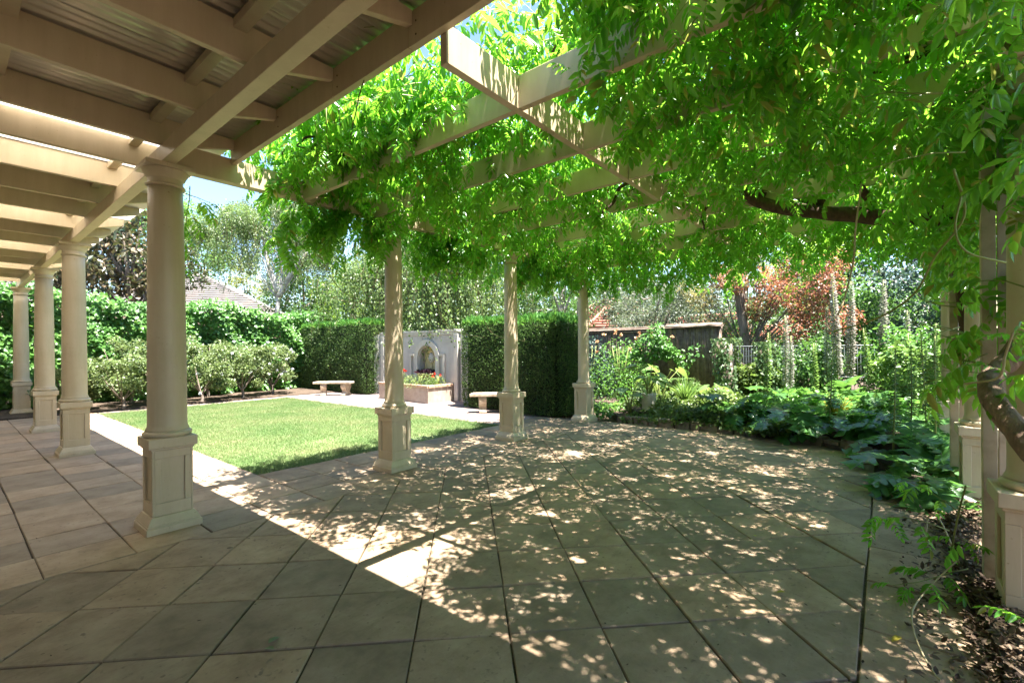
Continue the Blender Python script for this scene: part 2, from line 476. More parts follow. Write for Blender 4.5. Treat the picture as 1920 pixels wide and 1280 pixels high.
def clip(poly, x0, x1, y0, y1):
    for ax, c, s in ((0, x0, 1), (0, x1, -1), (1, y0, 1), (1, y1, -1)):
        out = []
        for i in range(len(poly)):
            a, b = poly[i], poly[(i + 1) % len(poly)]
            da, db = s * (a[ax] - c), s * (b[ax] - c)
            if da >= 0: out.append(a)
            if (da > 0) != (db > 0) and abs(da - db) > 1e-12:
                t = da / (da - db)
                out.append((a[0] + t * (b[0] - a[0]), a[1] + t * (b[1] - a[1])))
        poly = out
        if len(poly) < 3: return []
    cl = [p for i, p in enumerate(poly) if math.dist(p, poly[i - 1]) > 1e-4]
    return cl if len(cl) >= 3 else []
def inset(poly, d):
    n = len(poly); L = []
    for i in range(n):
        a, b = np.array(poly[i]), np.array(poly[(i + 1) % n])
        t = b - a; t = t / np.linalg.norm(t); nn = np.array([-t[1], t[0]])
        L.append((a + nn * d, t))
    out = []
    for i in range(n):
        (p, t), (q, u) = L[i - 1], L[i]
        den = t[0] * u[1] - t[1] * u[0]
        if abs(den) < 1e-6: out.append(tuple(q)); continue
        s = ((q[0] - p[0]) * u[1] - (q[1] - p[1]) * u[0]) / den
        out.append(tuple(p + t * s))
    return out
def area(poly):
    return 0.5 * sum(poly[i][0] * poly[(i + 1) % len(poly)][1] - poly[(i + 1) % len(poly)][0] * poly[i][1] for i in range(len(poly)))
def paver_mesh(poly, mat, gap=0.004, bev=0.005):
    a = inset(poly, gap); b = inset(poly, gap + bev)
    if area(b) < 0.002: return None
    n = len(a)
    v = [(x, y, -0.045) for x, y in a] + [(x, y, -bev) for x, y in a] + [(x, y, 0) for x, y in b]
    f = [tuple(range(2 * n, 3 * n))]
    for i in range(n):
        j = (i + 1) % n
        f += [(i, j, n + j, n + i), (n + i, n + j, 2 * n + j, 2 * n + i)]
    me = bpy.data.meshes.new('paver'); me.from_pydata(v, [], f); me.materials.append(mat); me.update()
    return me
_full = {}
def lay(parent, polys, mat, tile=None, rng=np.random.default_rng(3), tilt=0.0035):
    for poly in polys:
        if area(poly) < 0: poly = poly[::-1]
        if area(poly) < 0.004: continue
        c = np.mean(poly, axis=0)
        loc = [(p[0] - c[0], p[1] - c[1]) for p in poly]
        key = (mat.name, tuple(round(q, 3) for p in loc for q in p))
        me = _full.get(key)
        if me is None:
            me = paver_mesh(loc, mat)
            if me is None: continue
            _full[key] = me
        o = link('paver', me, parent, (c[0] + rng.normal() * 0.0018, c[1] + rng.normal() * 0.0018, rng.normal() * 0.0022))
        o.rotation_euler = (rng.normal() * tilt, rng.normal() * tilt, rng.normal() * 0.0045)
def rect_grid(xs, ys):
    return [[(xs[i], ys[j]), (xs[i + 1], ys[j]), (xs[i + 1], ys[j + 1]), (xs[i], ys[j + 1])] for i in range(len(xs) - 1) for j in range(len(ys) - 1)]
T = 0.4785
# verandah floor and the strip in front of the lawn, laid square to the verandah
vf = MB().box(-2.45, 1.145, -0.48, 13.0, -0.085, -0.013).build('verandah_floor', M['joint'], kind='structure')
xs = [0.17 + T * k for k in range(-3, 3)]
lay(vf, rect_grid(xs, [-0.478 + T * k for k in range(0, 26)]), M['paver'])
pn = MB().box(1.1455, 7.1, -0.48, 1.03, -0.085, -0.013).build('lawn_border', M['joint'], kind='structure')
lay(pn, rect_grid([1.128 + T * k for k in range(0, 13)], [-0.478, 0.0, 0.478, 1.03]), M['paver_patio'])
# patio laid diagonally
pt = MB().box(-2.45, 7.05, -4.585, -0.4805, -0.085, -0.013).build('patio', M['joint'], kind='structure')
O = np.array([-0.724, -1.819]); ca = np.array([0.70, -0.714]); ra = np.array([0.714, 0.70])
polys = []
for i in range(-8, 16):
    for j in range(-8, 16):
        q = [O + T * 1.004 * ((i + a) * ca + (j + b) * ra) for a, b in ((0, 0), (1, 0), (1, 1), (0, 1))]
        p = clip([tuple(x) for x in q], -1.6, 7.02, -4.58, -0.483)
        if p:
            c = np.mean(p, axis=0) - np.array([CAM.x, CAM.y])
            if c @ np.array([FWD.x, FWD.y]) > 0.5 and abs(c @ np.array([RGT.x, RGT.y])) < 1.25 * (c @ np.array([FWD.x, FWD.y])) + 0.4:
                polys.append(p)
lay(pt, polys, M['paver_patio'])
pb = MB().box(0.4, 7.05, -5.075, -4.5855, -0.085, -0.013).build('patio_border', M['joint'], kind='structure')
lay(pb, rect_grid([0.55 + 0.62 * k for k in range(0, 9)], [-5.06, -4.583]), M['paver_patio'])
# path behind the lawn
pp = MB().box(5.45, 8.0, 1.0305, 11.2, -0.085, -0.013).build('garden_path', M['joint'], kind='structure')
lay(pp, rect_grid([5.46 + T * k for k in range(0, 6)], [1.034 + T * k for k in range(0, 21)]), M['paver_path'])
pq = MB().box(1.1455, 5.449, 9.62, 10.03, -0.085, -0.013).build('edge_path', M['joint'], kind='structure')
lay(pq, rect_grid([1.15 + T * k for k in range(0, 10)], [9.63, 10.03]), M['paver_path'])

# lawn
LX0, LX1, LY0, LY1 = 1.15, 5.445, 1.035, 9.615
lawn = MB().box(LX0, LX1, LY0, LY1, -0.08, -0.012).build('lawn', M['lawn'], kind='structure')
rg = np.random.default_rng(11)
n = 330000
P = np.c_[rg.uniform(LX0 - 0.04, LX1 + 0.05, n), rg.uniform(LY0 - 0.05, LY1 + 0.05, n), np.full(n, -0.014)]
fr = 0.02 + 0.025 * np.sin(P[:, 0] * 9 + P[:, 1] * 7) * np.sin(P[:, 0] * 23 - P[:, 1] * 17)
P = P[(P[:, 0] > LX0 - fr) & (P[:, 0] < LX1 + fr) & (P[:, 1] > LY0 - fr) & (P[:, 1] < LY1 + fr)]
P[:, 2] = np.where((P[:, 0] < LX0) | (P[:, 0] > LX1) | (P[:, 1] < LY0) | (P[:, 1] > LY1), 0.002, P[:, 2])
n = len(P)
bald = np.exp(-(((P[:, 0] - 3.6) / 0.55) ** 2 + ((P[:, 1] - 1.25) / 0.28) ** 2)) + 0.5 * np.exp(-(((P[:, 0] - 2.7) / 0.5) ** 2 + ((P[:, 1] - 2.3) / 0.25) ** 2))
P = P[rg.random(n) > bald]; n = len(P)
X = norm(np.c_[rg.normal(size=(n, 2)) * 0.5, np.ones(n)])
hh = rg.uniform(0.02, 0.045, n) * np.where((P[:, 1] < 1.5) | (P[:, 0] > 5.3), 1.25, 1.0)
tri = (np.array([(0, 0.5, 0), (0, -0.5, 0), (1, 0, 0)], float), np.array([(0, 1, 2)]))
ww = rg.uniform(0.0045, 0.008, n)
stuff('grass', scatter(tri, P, X, rnd_dir(n, rg), hh, ww), M['grass'], lawn)

# ------------------------------------------------------------------ columns
def column(name, label, x, y, r0=0.136, r1=0.118, H=2.985, z0=0.0, group=None, w=1.0):
    t = thing(name, label, 'column', (x, y, z0), 0, group)
    return t
def column_parts(t, r0, r1, H, mat):
    MB().box(-0.192, 0.192, -0.192, 0.192, -0.03, 0.048).frustum(0.186, 0.0485, 0.182, 0.062).frustum(0.182, 0.0625, 0.148, 0.125).build('plinth', mat, t, bevel=0.006)
    p = MB().frustum(0.124, 0.1255, 0.124, 0.65)
    e = 0.14
    for s in (1, -1):
        for (a0, a1, z0, z1) in ((-e, e, 0.1255, 0.225), (-e, e, 0.585, 0.6495), (-e, -e + 0.058, 0.2255, 0.5845), (e - 0.058, e, 0.2255, 0.5845)):
            lo, hi = (0.1241, e) if s > 0 else (-e, -0.1241)
            p.box(lo, hi, a0, a1, z0, z1)
            b0, b1 = max(a0, -0.1240), min(a1, 0.1240)
            p.box(b0, b1, lo, hi, z0, z1)
    p.build('pedestal', mat, t, bevel=0.003)
    MB().box(-0.15, 0.15, -0.15, 0.15, 0.6505, 0.669).box(-0.168, 0.168, -0.168, 0.168, 0.6695, 0.748).build('pedestal_cap', mat, t, bevel=0.005)
    q = []
    R = r0 + 0.034
    q += [(R * 0.93, 0.7485)] + [(R - 0.022 + 0.022 * math.cos(a), 0.772 + 0.0235 * math.sin(a)) for a in np.linspace(-1.4, 1.5, 9)] + [(r0 + 0.014, 0.7965)]
    MB().lathe(q, 44).build('base_moulding', mat, t)
    q = [(r0 + 0.013, 0.797), (r0 + 0.012, 0.81), (r0 + 0.004, 0.825), (r0, 0.845)]
    for k in range(1, 11):
        u = k / 10
        q.append((r0 + (r1 - r0) * (u ** 1.6), 0.845 + (H - 0.175 - 0.845) * u))
    MB().lathe(q, 44).build('shaft', mat, t)
    z = H - 0.175
    q = [(r1 + 0.004, z + 0.0005), (r1 + 0.016, z + 0.006), (r1 + 0.019, z + 0.014), (r1 + 0.015, z + 0.022), (r1 + 0.003, z + 0.028), (r1 + 0.002, z + 0.07),
         (r1 + 0.012, z + 0.078), (r1 + 0.018, z + 0.088), (r1 + 0.022, z + 0.1), (r1 + 0.034, z + 0.12), (r1 + 0.041, z + 0.139)]
    c = MB().lathe(q, 44)
    a = r1 + 0.05
    c.box(-a, a, -a, a, z + 0.14, z + 0.1745)
    c.build('capital', mat, t, bevel=0.003)
VER = [(0.0, 'nearest thick verandah column, at the corner where verandah roof meets pergola'),
       (4.288, 'second verandah column along, first of the three behind the corner column'),
       (7.325, 'third verandah column along, between two others by the rose bed'),
       (11.268, 'farthest verandah column on the left, against the dark ivy')]
c0 = thing('column', VER[0][1], 'column', (0, 0, 0), 0, 'columns carrying the verandah roof')
column_parts(c0, 0.137, 0.12, 2.985, M['paint_column'])
for y, lab in VER[1:]:
    c = copy_tree(c0); c.location = (0, y, 0); c['label'] = lab
PX = [2.301, 4.578, 6.878]
c1 = thing('column', 'slim pergola column in front of the wall fountain, nearest lawn-side one', 'column', (PX[0], 0, 0), 0, 'slim columns carrying the pergola')
column_parts(c1, 0.112, 0.098, 2.985, M['paint_column'])
for (x, y, z), lab in (((PX[1], 0, 0), 'slim pergola column in front of the left clipped box hedge and bench'),
                    ((PX[2], 0, 0), 'slim pergola column right of the rounded box hedge, far patio corner'),
                    ((2.36, -5.295, -0.05), 'slim pergola column at the right picture edge, wrapped by wisteria trunk'),
                    ((4.62, -5.35, -0.02), 'slim pergola column half hidden behind the acanthus leaves at right'),
                    ((6.88, -5.35, 0.0), 'slim pergola column farthest along the right row, nearly hidden by leaves')):
    c = copy_tree(c1); c.location = (x, y, z); c['label'] = lab

# ------------------------------------------------------------------ verandah roof
vr = thing('verandah_roof', 'cream timber verandah roof with rafters under corrugated sheets', 'verandah roof', (0, 0, 0))
def beam_box(n, x0, x1, y0, y1, z0, z1, mat=M['paint'], p=None, bev=0.004):
    return MB().box(x0, x1, y0, y1, z0, z1).build(n, mat, p, bevel=bev)
beam_box('beam', -0.065, 0.03, -7.0, -0.003, 2.986, 3.124, p=vr)
beam_box('beam', -0.065, 0.03, 0.003, 11.5, 2.986, 3.124, p=vr)
for a, b in ((-7.0, -2.605), (-2.601, -1.795), (-1.791, -0.055)):
    beam_box('fascia', 0.478, 0.523, a, b, 3.15, 3.345, p=vr)
for yy in (-2.62, -1.81, -0.95):
    for zz in (3.2, 3.275):
        o = MB().lathe([(0.0055, 0), (0.006, 0.002), (0.004, 0.004)], 8).build('bolt', M['brown_stem'], vr, loc=(0.4779, yy - 0.05, zz))
        o.rotation_euler = (0, math.radians(-90), 0)
RY = [-6.0, -5.15, -4.3, -3.47, -2.62, -1.79, -0.95, -0.12, 0.56, 1.38, 2.21, 3.03, 3.86, 4.69, 5.52, 6.35, 7.18, 8.01, 8.84, 9.67, 10.5, 11.3]
prof = [(-2.44, 3.126), (0.03, 3.126), (0.1, 3.126), (0.1, 3.175), (0.165, 3.175), (0.477, 3.262), (0.477, 3.345), (-2.44, 3.345)]
rme = MB().prism([(x, z) for x, z in prof], 'y', -0.022, 0.022).mesh('rafter', M['paint'])
for y in RY:
    o = link('rafter', rme, vr, (0, y, 0))
    b = o.modifiers.new('bevel', 'BEVEL'); b.width = 0.003; b.segments = 1
bme = {}
for x in (-0.1, -0.95, -1.75):
    for i in range(len(RY) - 1):
        L = round(RY[i + 1] - RY[i] - 0.046, 3)
        if L not in bme:
            bme[L] = MB().box(-0.035, 0.035, 0, L, 3.29, 3.344).mesh('batten', M['paint'])
        link('batten', bme[L], vr, (x, RY[i] + 0.023, 0))
def sheet(n, y0, y1, mat, x0=-2.44, x1=0.535, z=3.357):
    k = int(round((y1 - y0) / 0.076 * 8))
    ys = np.linspace(y0, y1, k + 1)
    v = []
    for y in ys:
        h = z + 0.0085 * math.sin(2 * math.pi * y / 0.076)
        v += [(x0, y, h), (x1, y, h)]
    f = [(2 * i, 2 * i + 1, 2 * i + 3, 2 * i + 2) for i in range(k)]
    o = MB().add(v, f, True).build(n, mat, vr)
    s = o.modifiers.new('thick', 'SOLIDIFY'); s.thickness = 0.0015
SK = [(0.40, 1.34), (3.05, 3.84), (5.54, 6.33), (8.03, 8.82), (10.52, 11.28)]
y = -7.0
for a, b in SK + [(11.6, None)]:
    while y < a - 0.02:
        e = min(y + 0.83, a)
        if a - e < 0.3: e = a
        sheet('roof_sheet', y, e, M['zinc']); y = e
    if b: sheet('skylight_sheet', a, b, M['opal']); y = b
# house wall that the verandah leans on (left of the picture)
MB().box(-2.7, -2.45, -9, 13, -0.08, 3.5).build('wall', M['house_wall'], kind='structure')

# ------------------------------------------------------------------ pergola
pg = thing('pergola', 'cream timber pergola grid of crossing beams over the patio', 'pergola', (0, 0, 0))
XB0, XB1 = 0.035, 7.3
beam_box('beam', XB0, XB1, -0.05, 0.05, 2.986, 3.205, p=pg)
beam_box('beam', 0.525, XB1, -2.865, -2.815, 2.987, 3.206, p=pg)
beam_box('beam', 0.525, XB1, -5.345, -5.245, 2.985, 3.204, p=pg)
for k in range(8):
    x = 1.17 + 0.8155 * k
    beam_box('cross_beam', x - 0.0225, x + 0.0225, -2.813, -0.052, 2.9865, 3.2, p=pg)
    beam_box('cross_beam', x - 0.0225, x + 0.0225, -5.243, -2.867, 2.9865, 3.2, p=pg)
# timber screens between the right-hand columns
for (x, y, z, lab) in ((2.66, -5.155, -0.05, 'narrow timber screen post standing between the two nearest right-hand columns'), (4.98, -5.2, -0.02, 'narrow timber screen post behind the second right-hand column')):
    t = thing('timber_screen', lab, 'screen', (x, y, z), 0, 'timber screens between the right-hand columns')
    MB().box(-0.035, 0.035, -0.03, 0.03, 0, 2.98).build('post', M['paint_weathered'], t, bevel=0.003)
    for k in range(3):
        MB().box(0.0, 0.022, -0.035 - 0.098 * (k + 1), -0.035 - 0.098 * k - 0.006, 0.02, 2.95).build('plank', M['paint_weathered'], t, bevel=0.002)

# ------------------------------------------------------------------ fountain wall
gw = thing('garden_wall', 'pale rendered garden wall with arched niche moulding and splayed wings', 'wall', (7.85, 5.85, 0))
# local: x away from the camera (front face x=0), y along
AC = 0.0        # arch centre y
aw, ah = 0.37, 1.17   # niche half width, springing height
def arch_poly(hw, z0, zs, n=14):
    p = [(-hw, z0), (hw, z0)]
    p += [(hw * math.cos(a), zs + hw * math.sin(a)) for a in np.linspace(0, math.pi, n)]
    return p
wl = MB()
wl.box(0, 0.22, -1.25, -aw, 0, 1.93).box(0, 0.22, aw, 2.25, 0, 1.93)
wl.box(0, 0.22, -aw, aw, 0, 0.62)
ang = np.linspace(0, math.pi, 17)
for i in range(16):
    y0_, z0_, y1_, z1_ = aw * math.cos(ang[i]), ah + aw * math.sin(ang[i]), aw * math.cos(ang[i + 1]), ah + aw * math.sin(ang[i + 1])
    wl.prism([(y0_, z0_), (y0_, 1.93), (y1_, 1.93), (y1_, z1_)], 'x', 0, 0.22)
wl.build('wall_panel', M['wall'], gw)
MB().prism(arch_poly(aw + 0.02, 0.6, ah), 'x', 0.2205, 0.28).build('niche_back', M['mask'], gw)
MB().box(-0.05, 0.27, -1.3, 0.1, 1.9305, 2.0).box(-0.05, 0.27, 0.1, 2.3, 1.9305, 2.0).box(-0.03, -0.0005, -1.28, 2.28, 1.86, 1.93).build('coping', M['wall_trim'], gw, bevel=0.006)
for yy in (-1.25, 2.15):
    MB().box(-0.06, -0.001, yy - 0.07, yy + 0.07, 0, 1.86).build('pilaster', M['wall_trim'], gw, bevel=0.004)
arc = MB()
for i in range(16):
    q = [(r * math.cos(t), ah + r * math.sin(t)) for r, t in ((aw + 0.03, ang[i]), (aw + 0.19, ang[i]), (aw + 0.19, ang[i + 1]), (aw + 0.03, ang[i + 1]))]
    arc.prism(q, 'x', -0.055, -0.001)
for s in (1, -1):
    arc.box(-0.055, -0.001, min(s * (aw + 0.03), s * (aw + 0.19)), max(s * (aw + 0.03), s * (aw + 0.19)), 0.5, ah - 0.001)
    arc.box(-0.06, -0.001, min(s * (aw + 0.195), s * (aw + 0.4)), max(s * (aw + 0.195), s * (aw + 0.4)), ah + 0.08, ah + 0.15)
    arc.box(-0.05, -0.001, min(s * (aw + 0.32), s * (aw + 0.4)), max(s * (aw + 0.32), s * (aw + 0.4)), 0.5, ah + 0.079)
arc.build('arch_moulding', M['wall_trim'], gw)
# splayed wings
w1 = MB().box(0, 1.4, 0, 0.2, 0, 1.86).build('wing', M['wall'], gw, loc=(0.05, -1.33, 0)); w1.rotation_euler = (0, 0, math.radians(-122))
w2 = MB().box(0, 0.6, -0.2, 0, 0, 1.93).build('wing', M['wall'], gw, loc=(0.03, 2.26, 0)); w2.rotation_euler = (0, 0, math.radians(128))

wf = thing('wall_fountain', 'ochre lion mask above a half round basin in the arched niche', 'fountain', (8.07, 5.85, 0))
bm_ = MB().prism(arch_poly(0.27, 0.78, 1.16), 'x', -0.03, 0.0)
bm_.prism(arch_poly(0.2, 0.82, 1.16), 'x', -0.05, -0.031)
bm_.build('back_plate', M['mask'], wf, bevel=0.004)
v = []; f = []
nn, mm = 10, 18
for i in range(nn + 1):
    a = math.pi / 2 * i / nn
    for j in range(mm):
        b = 2 * math.pi * j / mm
        r = math.sin(a)
        rr = 1 + 0.12 * math.cos(9 * b) * (r > 0.75)
        dep = 0.075 * math.cos(a) + 0.028 * math.exp(-((r * math.cos(b)) ** 2 * 30 + (r * math.sin(b) + 0.12) ** 2 * 14)) - 0.018 * (math.exp(-((r * math.cos(b) - 0.32) ** 2 + (r * math.sin(b) - 0.18) ** 2) * 60) + math.exp(-((r * math.cos(b) + 0.32) ** 2 + (r * math.sin(b) - 0.18) ** 2) * 60)) - 0.03 * math.exp(-((r * math.cos(b)) ** 2 * 20 + (r * math.sin(b) + 0.45) ** 2 * 60))
        v.append((-0.05 - dep, 0.13 * r * rr * math.cos(b), 1.19 + 0.15 * r * rr * math.sin(b)))
for i in range(nn):
    for j in range(mm):
        f.append((i * mm + j, i * mm + (j + 1) % mm, (i + 1) * mm + (j + 1) % mm, (i + 1) * mm + j))
MB().add(v, f, True).build('lion_mask', M['wall_trim'], wf)
MB().box(-0.09, -0.051, -0.04, 0.04, 0.86, 1.03).build('spout', M['mask'], wf, bevel=0.008)
bs = []
MB().lathe([(0.02, 0.55), (0.14, 0.57), (0.25, 0.63), (0.3, 0.7), (0.325, 0.715), (0.325, 0.745), (0.28, 0.745), (0.26, 0.71)], 28).build('basin', M['mask'], wf, loc=(-0.2, 0, 0))
rg = np.random.default_rng(5)
n = 160
P = np.c_[rg.uniform(7.62, 7.98, n), rg.uniform(5.6, 6.1, n), np.full(n, 0.73)]
dk = tag(stuff('basin_plant', scatter(leaf_t(0.4, 0.1, 0.2), P, norm(np.c_[rg.normal(size=(n, 2)) * 0.7, np.ones(n)]), rnd_dir(n, rg), rg.uniform(0.08, 0.19, n)), M['dark_plant'], kind=None), 'dark purple foliage growing in the fountain basin', 'plant')

# planter in front of the wall
pl = thing('planter_trough', 'low pale masonry planter with brick coping below the fountain niche', 'planter', (7.0, 5.85, 0))
pts = [(0.845, -1.12), (-0.1, -1.12), (0.02, 1.22), (0.845, 1.22)]
wk = MB()
for i in range(3):
    a, b = np.array(pts[i]), np.array(pts[i + 1])
    t = (b - a) / np.linalg.norm(b - a); nn_ = np.array([-t[1], t[0]]) * 0.12 * -1
    poly = [a, b, b + nn_ * (1 if i == 1 else 0.9) + (0 if i != 1 else 0), a + nn_]
    MB().prism([tuple(q) for q in (a, b, b - t * (0.121 if i < 2 else 0) + nn_, a + t * (0.121 if i > 0 else 0) + nn_)], 'z', 0, 0.42).build('side_wall', M['planter'], pl, bevel=0.005)
    a2, b2 = a - nn_ * 0.25, b - nn_ * 0.25
    L = np.linalg.norm(b2 - a2); k = max(2, int(L / 0.23))
    for q in range(k):
        s0, s1 = a2 + t * (L * q / k + 0.004), a2 + t * (L * (q + 1) / k - 0.004)
        link('coping_brick', MB().prism([tuple(s0), tuple(s1), tuple(s1 + nn_ * 1.35), tuple(s0 + nn_ * 1.35)], 'z', 0.4205, 0.482 + RNG.normal() * 0.002).mesh('coping_brick', M['coping']), pl)
MB().prism([(0.84, -0.95), (0.05, -0.98), (0.16, 1.08), (0.84, 1.08)], 'z', 0.02, 0.4).build('soil_fill', M['soil'], pl)

def clump_plant(name, label, cat, loc, n, size, spread, height, mat, tpl, rng, flower=None, nf=0, fs=0.05, group=None, upb=0.6, stemmat=None):
    t = thing(name, label, cat, loc, 0, group)
    r = np.sqrt(rng.random(n)) * spread; a = rng.random(n) * 6.283
    z = rng.random(n) * height * np.clip(1.05 - (r / spread) ** 2 * 0.7, 0.15, 1)
    P = np.c_[r * np.cos(a), r * np.sin(a), z]
    X = norm(np.c_[np.cos(a), np.sin(a), np.full(n, upb)] + rng.normal(size=(n, 3)) * 0.6)
    stuff('foliage', scatter(tpl, P, X, np.c_[rng.normal(size=(n, 2)) * 0.5, np.ones(n)], rng.uniform(0.6, 1.2, n) * size), mat, t)
    sm = MB()
    for k in range(7):
        b = rng.random() * 6.283; q = rng.random() * spread * 0.7
        sm.tube([(0.1 * q * math.cos(b), 0.1 * q * math.sin(b), -0.02), (0.5 * q * math.cos(b), 0.5 * q * math.sin(b), height * 0.45), (q * math.cos(b), q * math.sin(b), height * 0.85)], 0.006, 5)
    sm.build('stems', stemmat or M['stem'], t, kind='stuff')
    if flower is not None:
        for k in range(nf):
            b = rng.random() * 6.283; q = math.sqrt(rng.random()) * spread * 0.9
            c = np.array([q * math.cos(b), q * math.sin(b), height * rng.uniform(0.75, 1.1)])
            m = 14
            D = norm(rng.normal(size=(m, 3)) + np.array([0, 0, 0.5]))
            link('flower', big_mesh('flower', *scatter(kite_t(0.8, 0.1), c + D * 0.004, D, rnd_dir(m, rng), rng.uniform(0.6, 1, m) * fs), flower), t)
    return t
rg = np.random.default_rng(21)
LT = leaf_t(0.55, 0.12, 0.15)
clump_plant('geranium', 'red flowering geranium at the left end of the fountain planter', 'plant', (7.25, 6.42, 0.4), 420, 0.06, 0.32, 0.42, M['cover'], LT, rg, M['red_petal'], 7, 0.06, 'plants in the fountain planter')
clump_plant('trailing_shrub', 'grey green arching shrub spilling over the fountain planter middle', 'plant', (7.3, 5.55, 0.4), 700, 0.075, 0.5, 0.36, M['birch'], leaf_t(0.22, 0.1, 0.3), rg, group='plants in the fountain planter')
clump_plant('geranium', 'sparse red geranium at the right end of the fountain planter', 'plant', (7.5, 4.98, 0.4), 200, 0.055, 0.2, 0.34, M['cover'], LT, rg, M['red_petal'], 3, 0.05, 'plants in the fountain planter')

# ------------------------------------------------------------------ benches
def bench():
    b = thing('bench', '', 'bench', (0, 0, 0))
    seat = []
    for t in np.linspace(-0.42, 0.42, 13): seat.append((1.45 * math.sin(t), 1.45 * math.cos(t) - 1.45 - 0.18))
    for t in np.linspace(0.42, -0.42, 13): seat.append((1.8 * math.sin(t) * 0.83, 1.8 * math.cos(t) - 1.8 + 0.2))
    MB().prism(seat[::-1], 'z', 0.375, 0.445).build('seat', M['stone'], b, bevel=0.014)
    for s in (-1, 1):
        pr = [(-0.17, 0), (0.17, 0), (0.17, 0.05), (0.12, 0.07), (0.09, 0.13), (0.12, 0.2), (0.165, 0.26), (0.17, 0.32), (0.14, 0.374), (-0.14, 0.374), (-0.17, 0.32), (-0.165, 0.26), (-0.11, 0.2), (-0.08, 0.13), (-0.12, 0.07), (-0.17, 0.05)]
        o = MB().prism(pr, 'x', -0.085, 0.085).build('leg', M['stone'], b, loc=(s * 0.36, -0.03, 0), bevel=0.01)
        o.rotation_euler = (0, 0, -s * 0.3)
    return b
b1 = bench(); b1.location = (6.75, 9.05, 0); b1.rotation_euler = (0, 0, math.radians(-52))
tag(b1, 'curved cast stone bench in front of the clipped hedge left of the fountain', group='curved stone garden benches')
b2 = copy_tree(b1); b2.location = (6.75, 2.15, 0); b2.rotation_euler = (0, 0, math.radians(-62))
tag(b2, 'curved cast stone bench half hidden behind a pergola column by the box hedge')

# ------------------------------------------------------------------ hedges
def hedge(name, label, x0, x1, y0, y1, h, dens, rng, rnd=0.1, rot=0.0, loc=None, group='clipped conifer hedges', topg=0.12, size=0.05, bulge=0.05):
    cx, cy = (x0 + x1) / 2, (y0 + y1) / 2
    t = thing(name, label, 'hedge', (cx, cy, 0), rot, group)
    hx, hy = (x1 - x0) / 2, (y1 - y0) / 2
    i = 0.07
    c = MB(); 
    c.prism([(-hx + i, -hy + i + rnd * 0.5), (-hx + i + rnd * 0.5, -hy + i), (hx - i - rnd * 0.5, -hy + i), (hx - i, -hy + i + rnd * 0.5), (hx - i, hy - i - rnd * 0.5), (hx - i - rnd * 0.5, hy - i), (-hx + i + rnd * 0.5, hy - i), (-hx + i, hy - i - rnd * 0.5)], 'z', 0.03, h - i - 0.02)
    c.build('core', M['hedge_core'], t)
    Ps, Ns = [], []
    for (ax, s, L, W) in ((0, -1, hy, h), (0, 1, hy, h), (1, -1, hx, h), (1, 1, hx, h), (2, 1, hx, hy)):
        A = 2 * L * W * (1 if ax < 2 else 2)
        n = int(A * dens)
        if ax < 2:
            u = rng.uniform(-L, L, n); z = rng.uniform(0.02, h, n)
            P = np.zeros((n, 3)); P[:, ax] = s * (hx if ax == 0 else hy); P[:, 1 - ax] = u; P[:, 2] = z
        else:
            P = np.c_[rng.uniform(-hx, hx, n), rng.uniform(-hy, hy, n), np.full(n, h)]
        N = np.zeros((n, 3)); N[:, ax] = s
        Ps.append(P); Ns.append(N)
    P = np.vstack(Ps); N = np.vstack(Ns)
    # round the corners and roughen
    d = P - np.clip(P, [-hx + rnd, -hy + rnd, 0], [hx - rnd, hy - rnd, h - rnd])
    L = np.linalg.norm(d, axis=1, keepdims=True)
    P = np.where(L > rnd, P - d + d / (L + 1e-9) * rnd, P)
    wv = np.sin(P[:, 0] * 5.1 + P[:, 2] * 3.3) * np.sin(P[:, 1] * 4.3 + P[:, 2] * 4.1)
    P = P + N * (wv[:, None] * 0.025 + rng.normal(size=(len(P), 1)) * 0.03 + bulge * np.sin(P[:, 2:3] / h * math.pi) - 0.02)
    X = norm(N * 0.75 + np.array([0, 0, 0.6]) + rng.normal(size=P.shape) * 0.55)
    top = P[:, 2] > h - topg * rng.random(len(P)) * 1.5
    tp = kite_t(0.36, 0.0)
    s = rng.uniform(0.6, 1.3, len(P)) * size
    s = np.where(top, s * 1.8, s)
    stuff('foliage', scatter(tp, P[~top], X[~top], rnd_dir((~top).sum(), rng), s[~top]), M['hedge'], t)
    X2 = norm(X[top] + np.array([0, 0, 0.8]))
    stuff('new_growth', scatter(tp, P[top] + np.array([0, 0, 0.02]), X2, rnd_dir(top.sum(), rng), s[top]), M['hedge_top'], t)
    return t
rg = np.random.default_rng(31)
hedge('clipped_hedge', 'long clipped conifer hedge behind the bench left of the fountain wall', 7.35, 8.4, 8.25, 13.2, 2.35, 2200, rg, size=0.055)
hedge('clipped_hedge', 'clipped box shaped hedge right of the fountain wall behind the second bench', 6.97, 8.4, 2.05, 3.5, 2.12, 3000, rg)
hedge('clipped_hedge', 'rounded clipped hedge at the patio corner between two pergola columns', 6.75, 8.1, 0.55, 1.75, 2.1, 3400, rg, rnd=0.32)

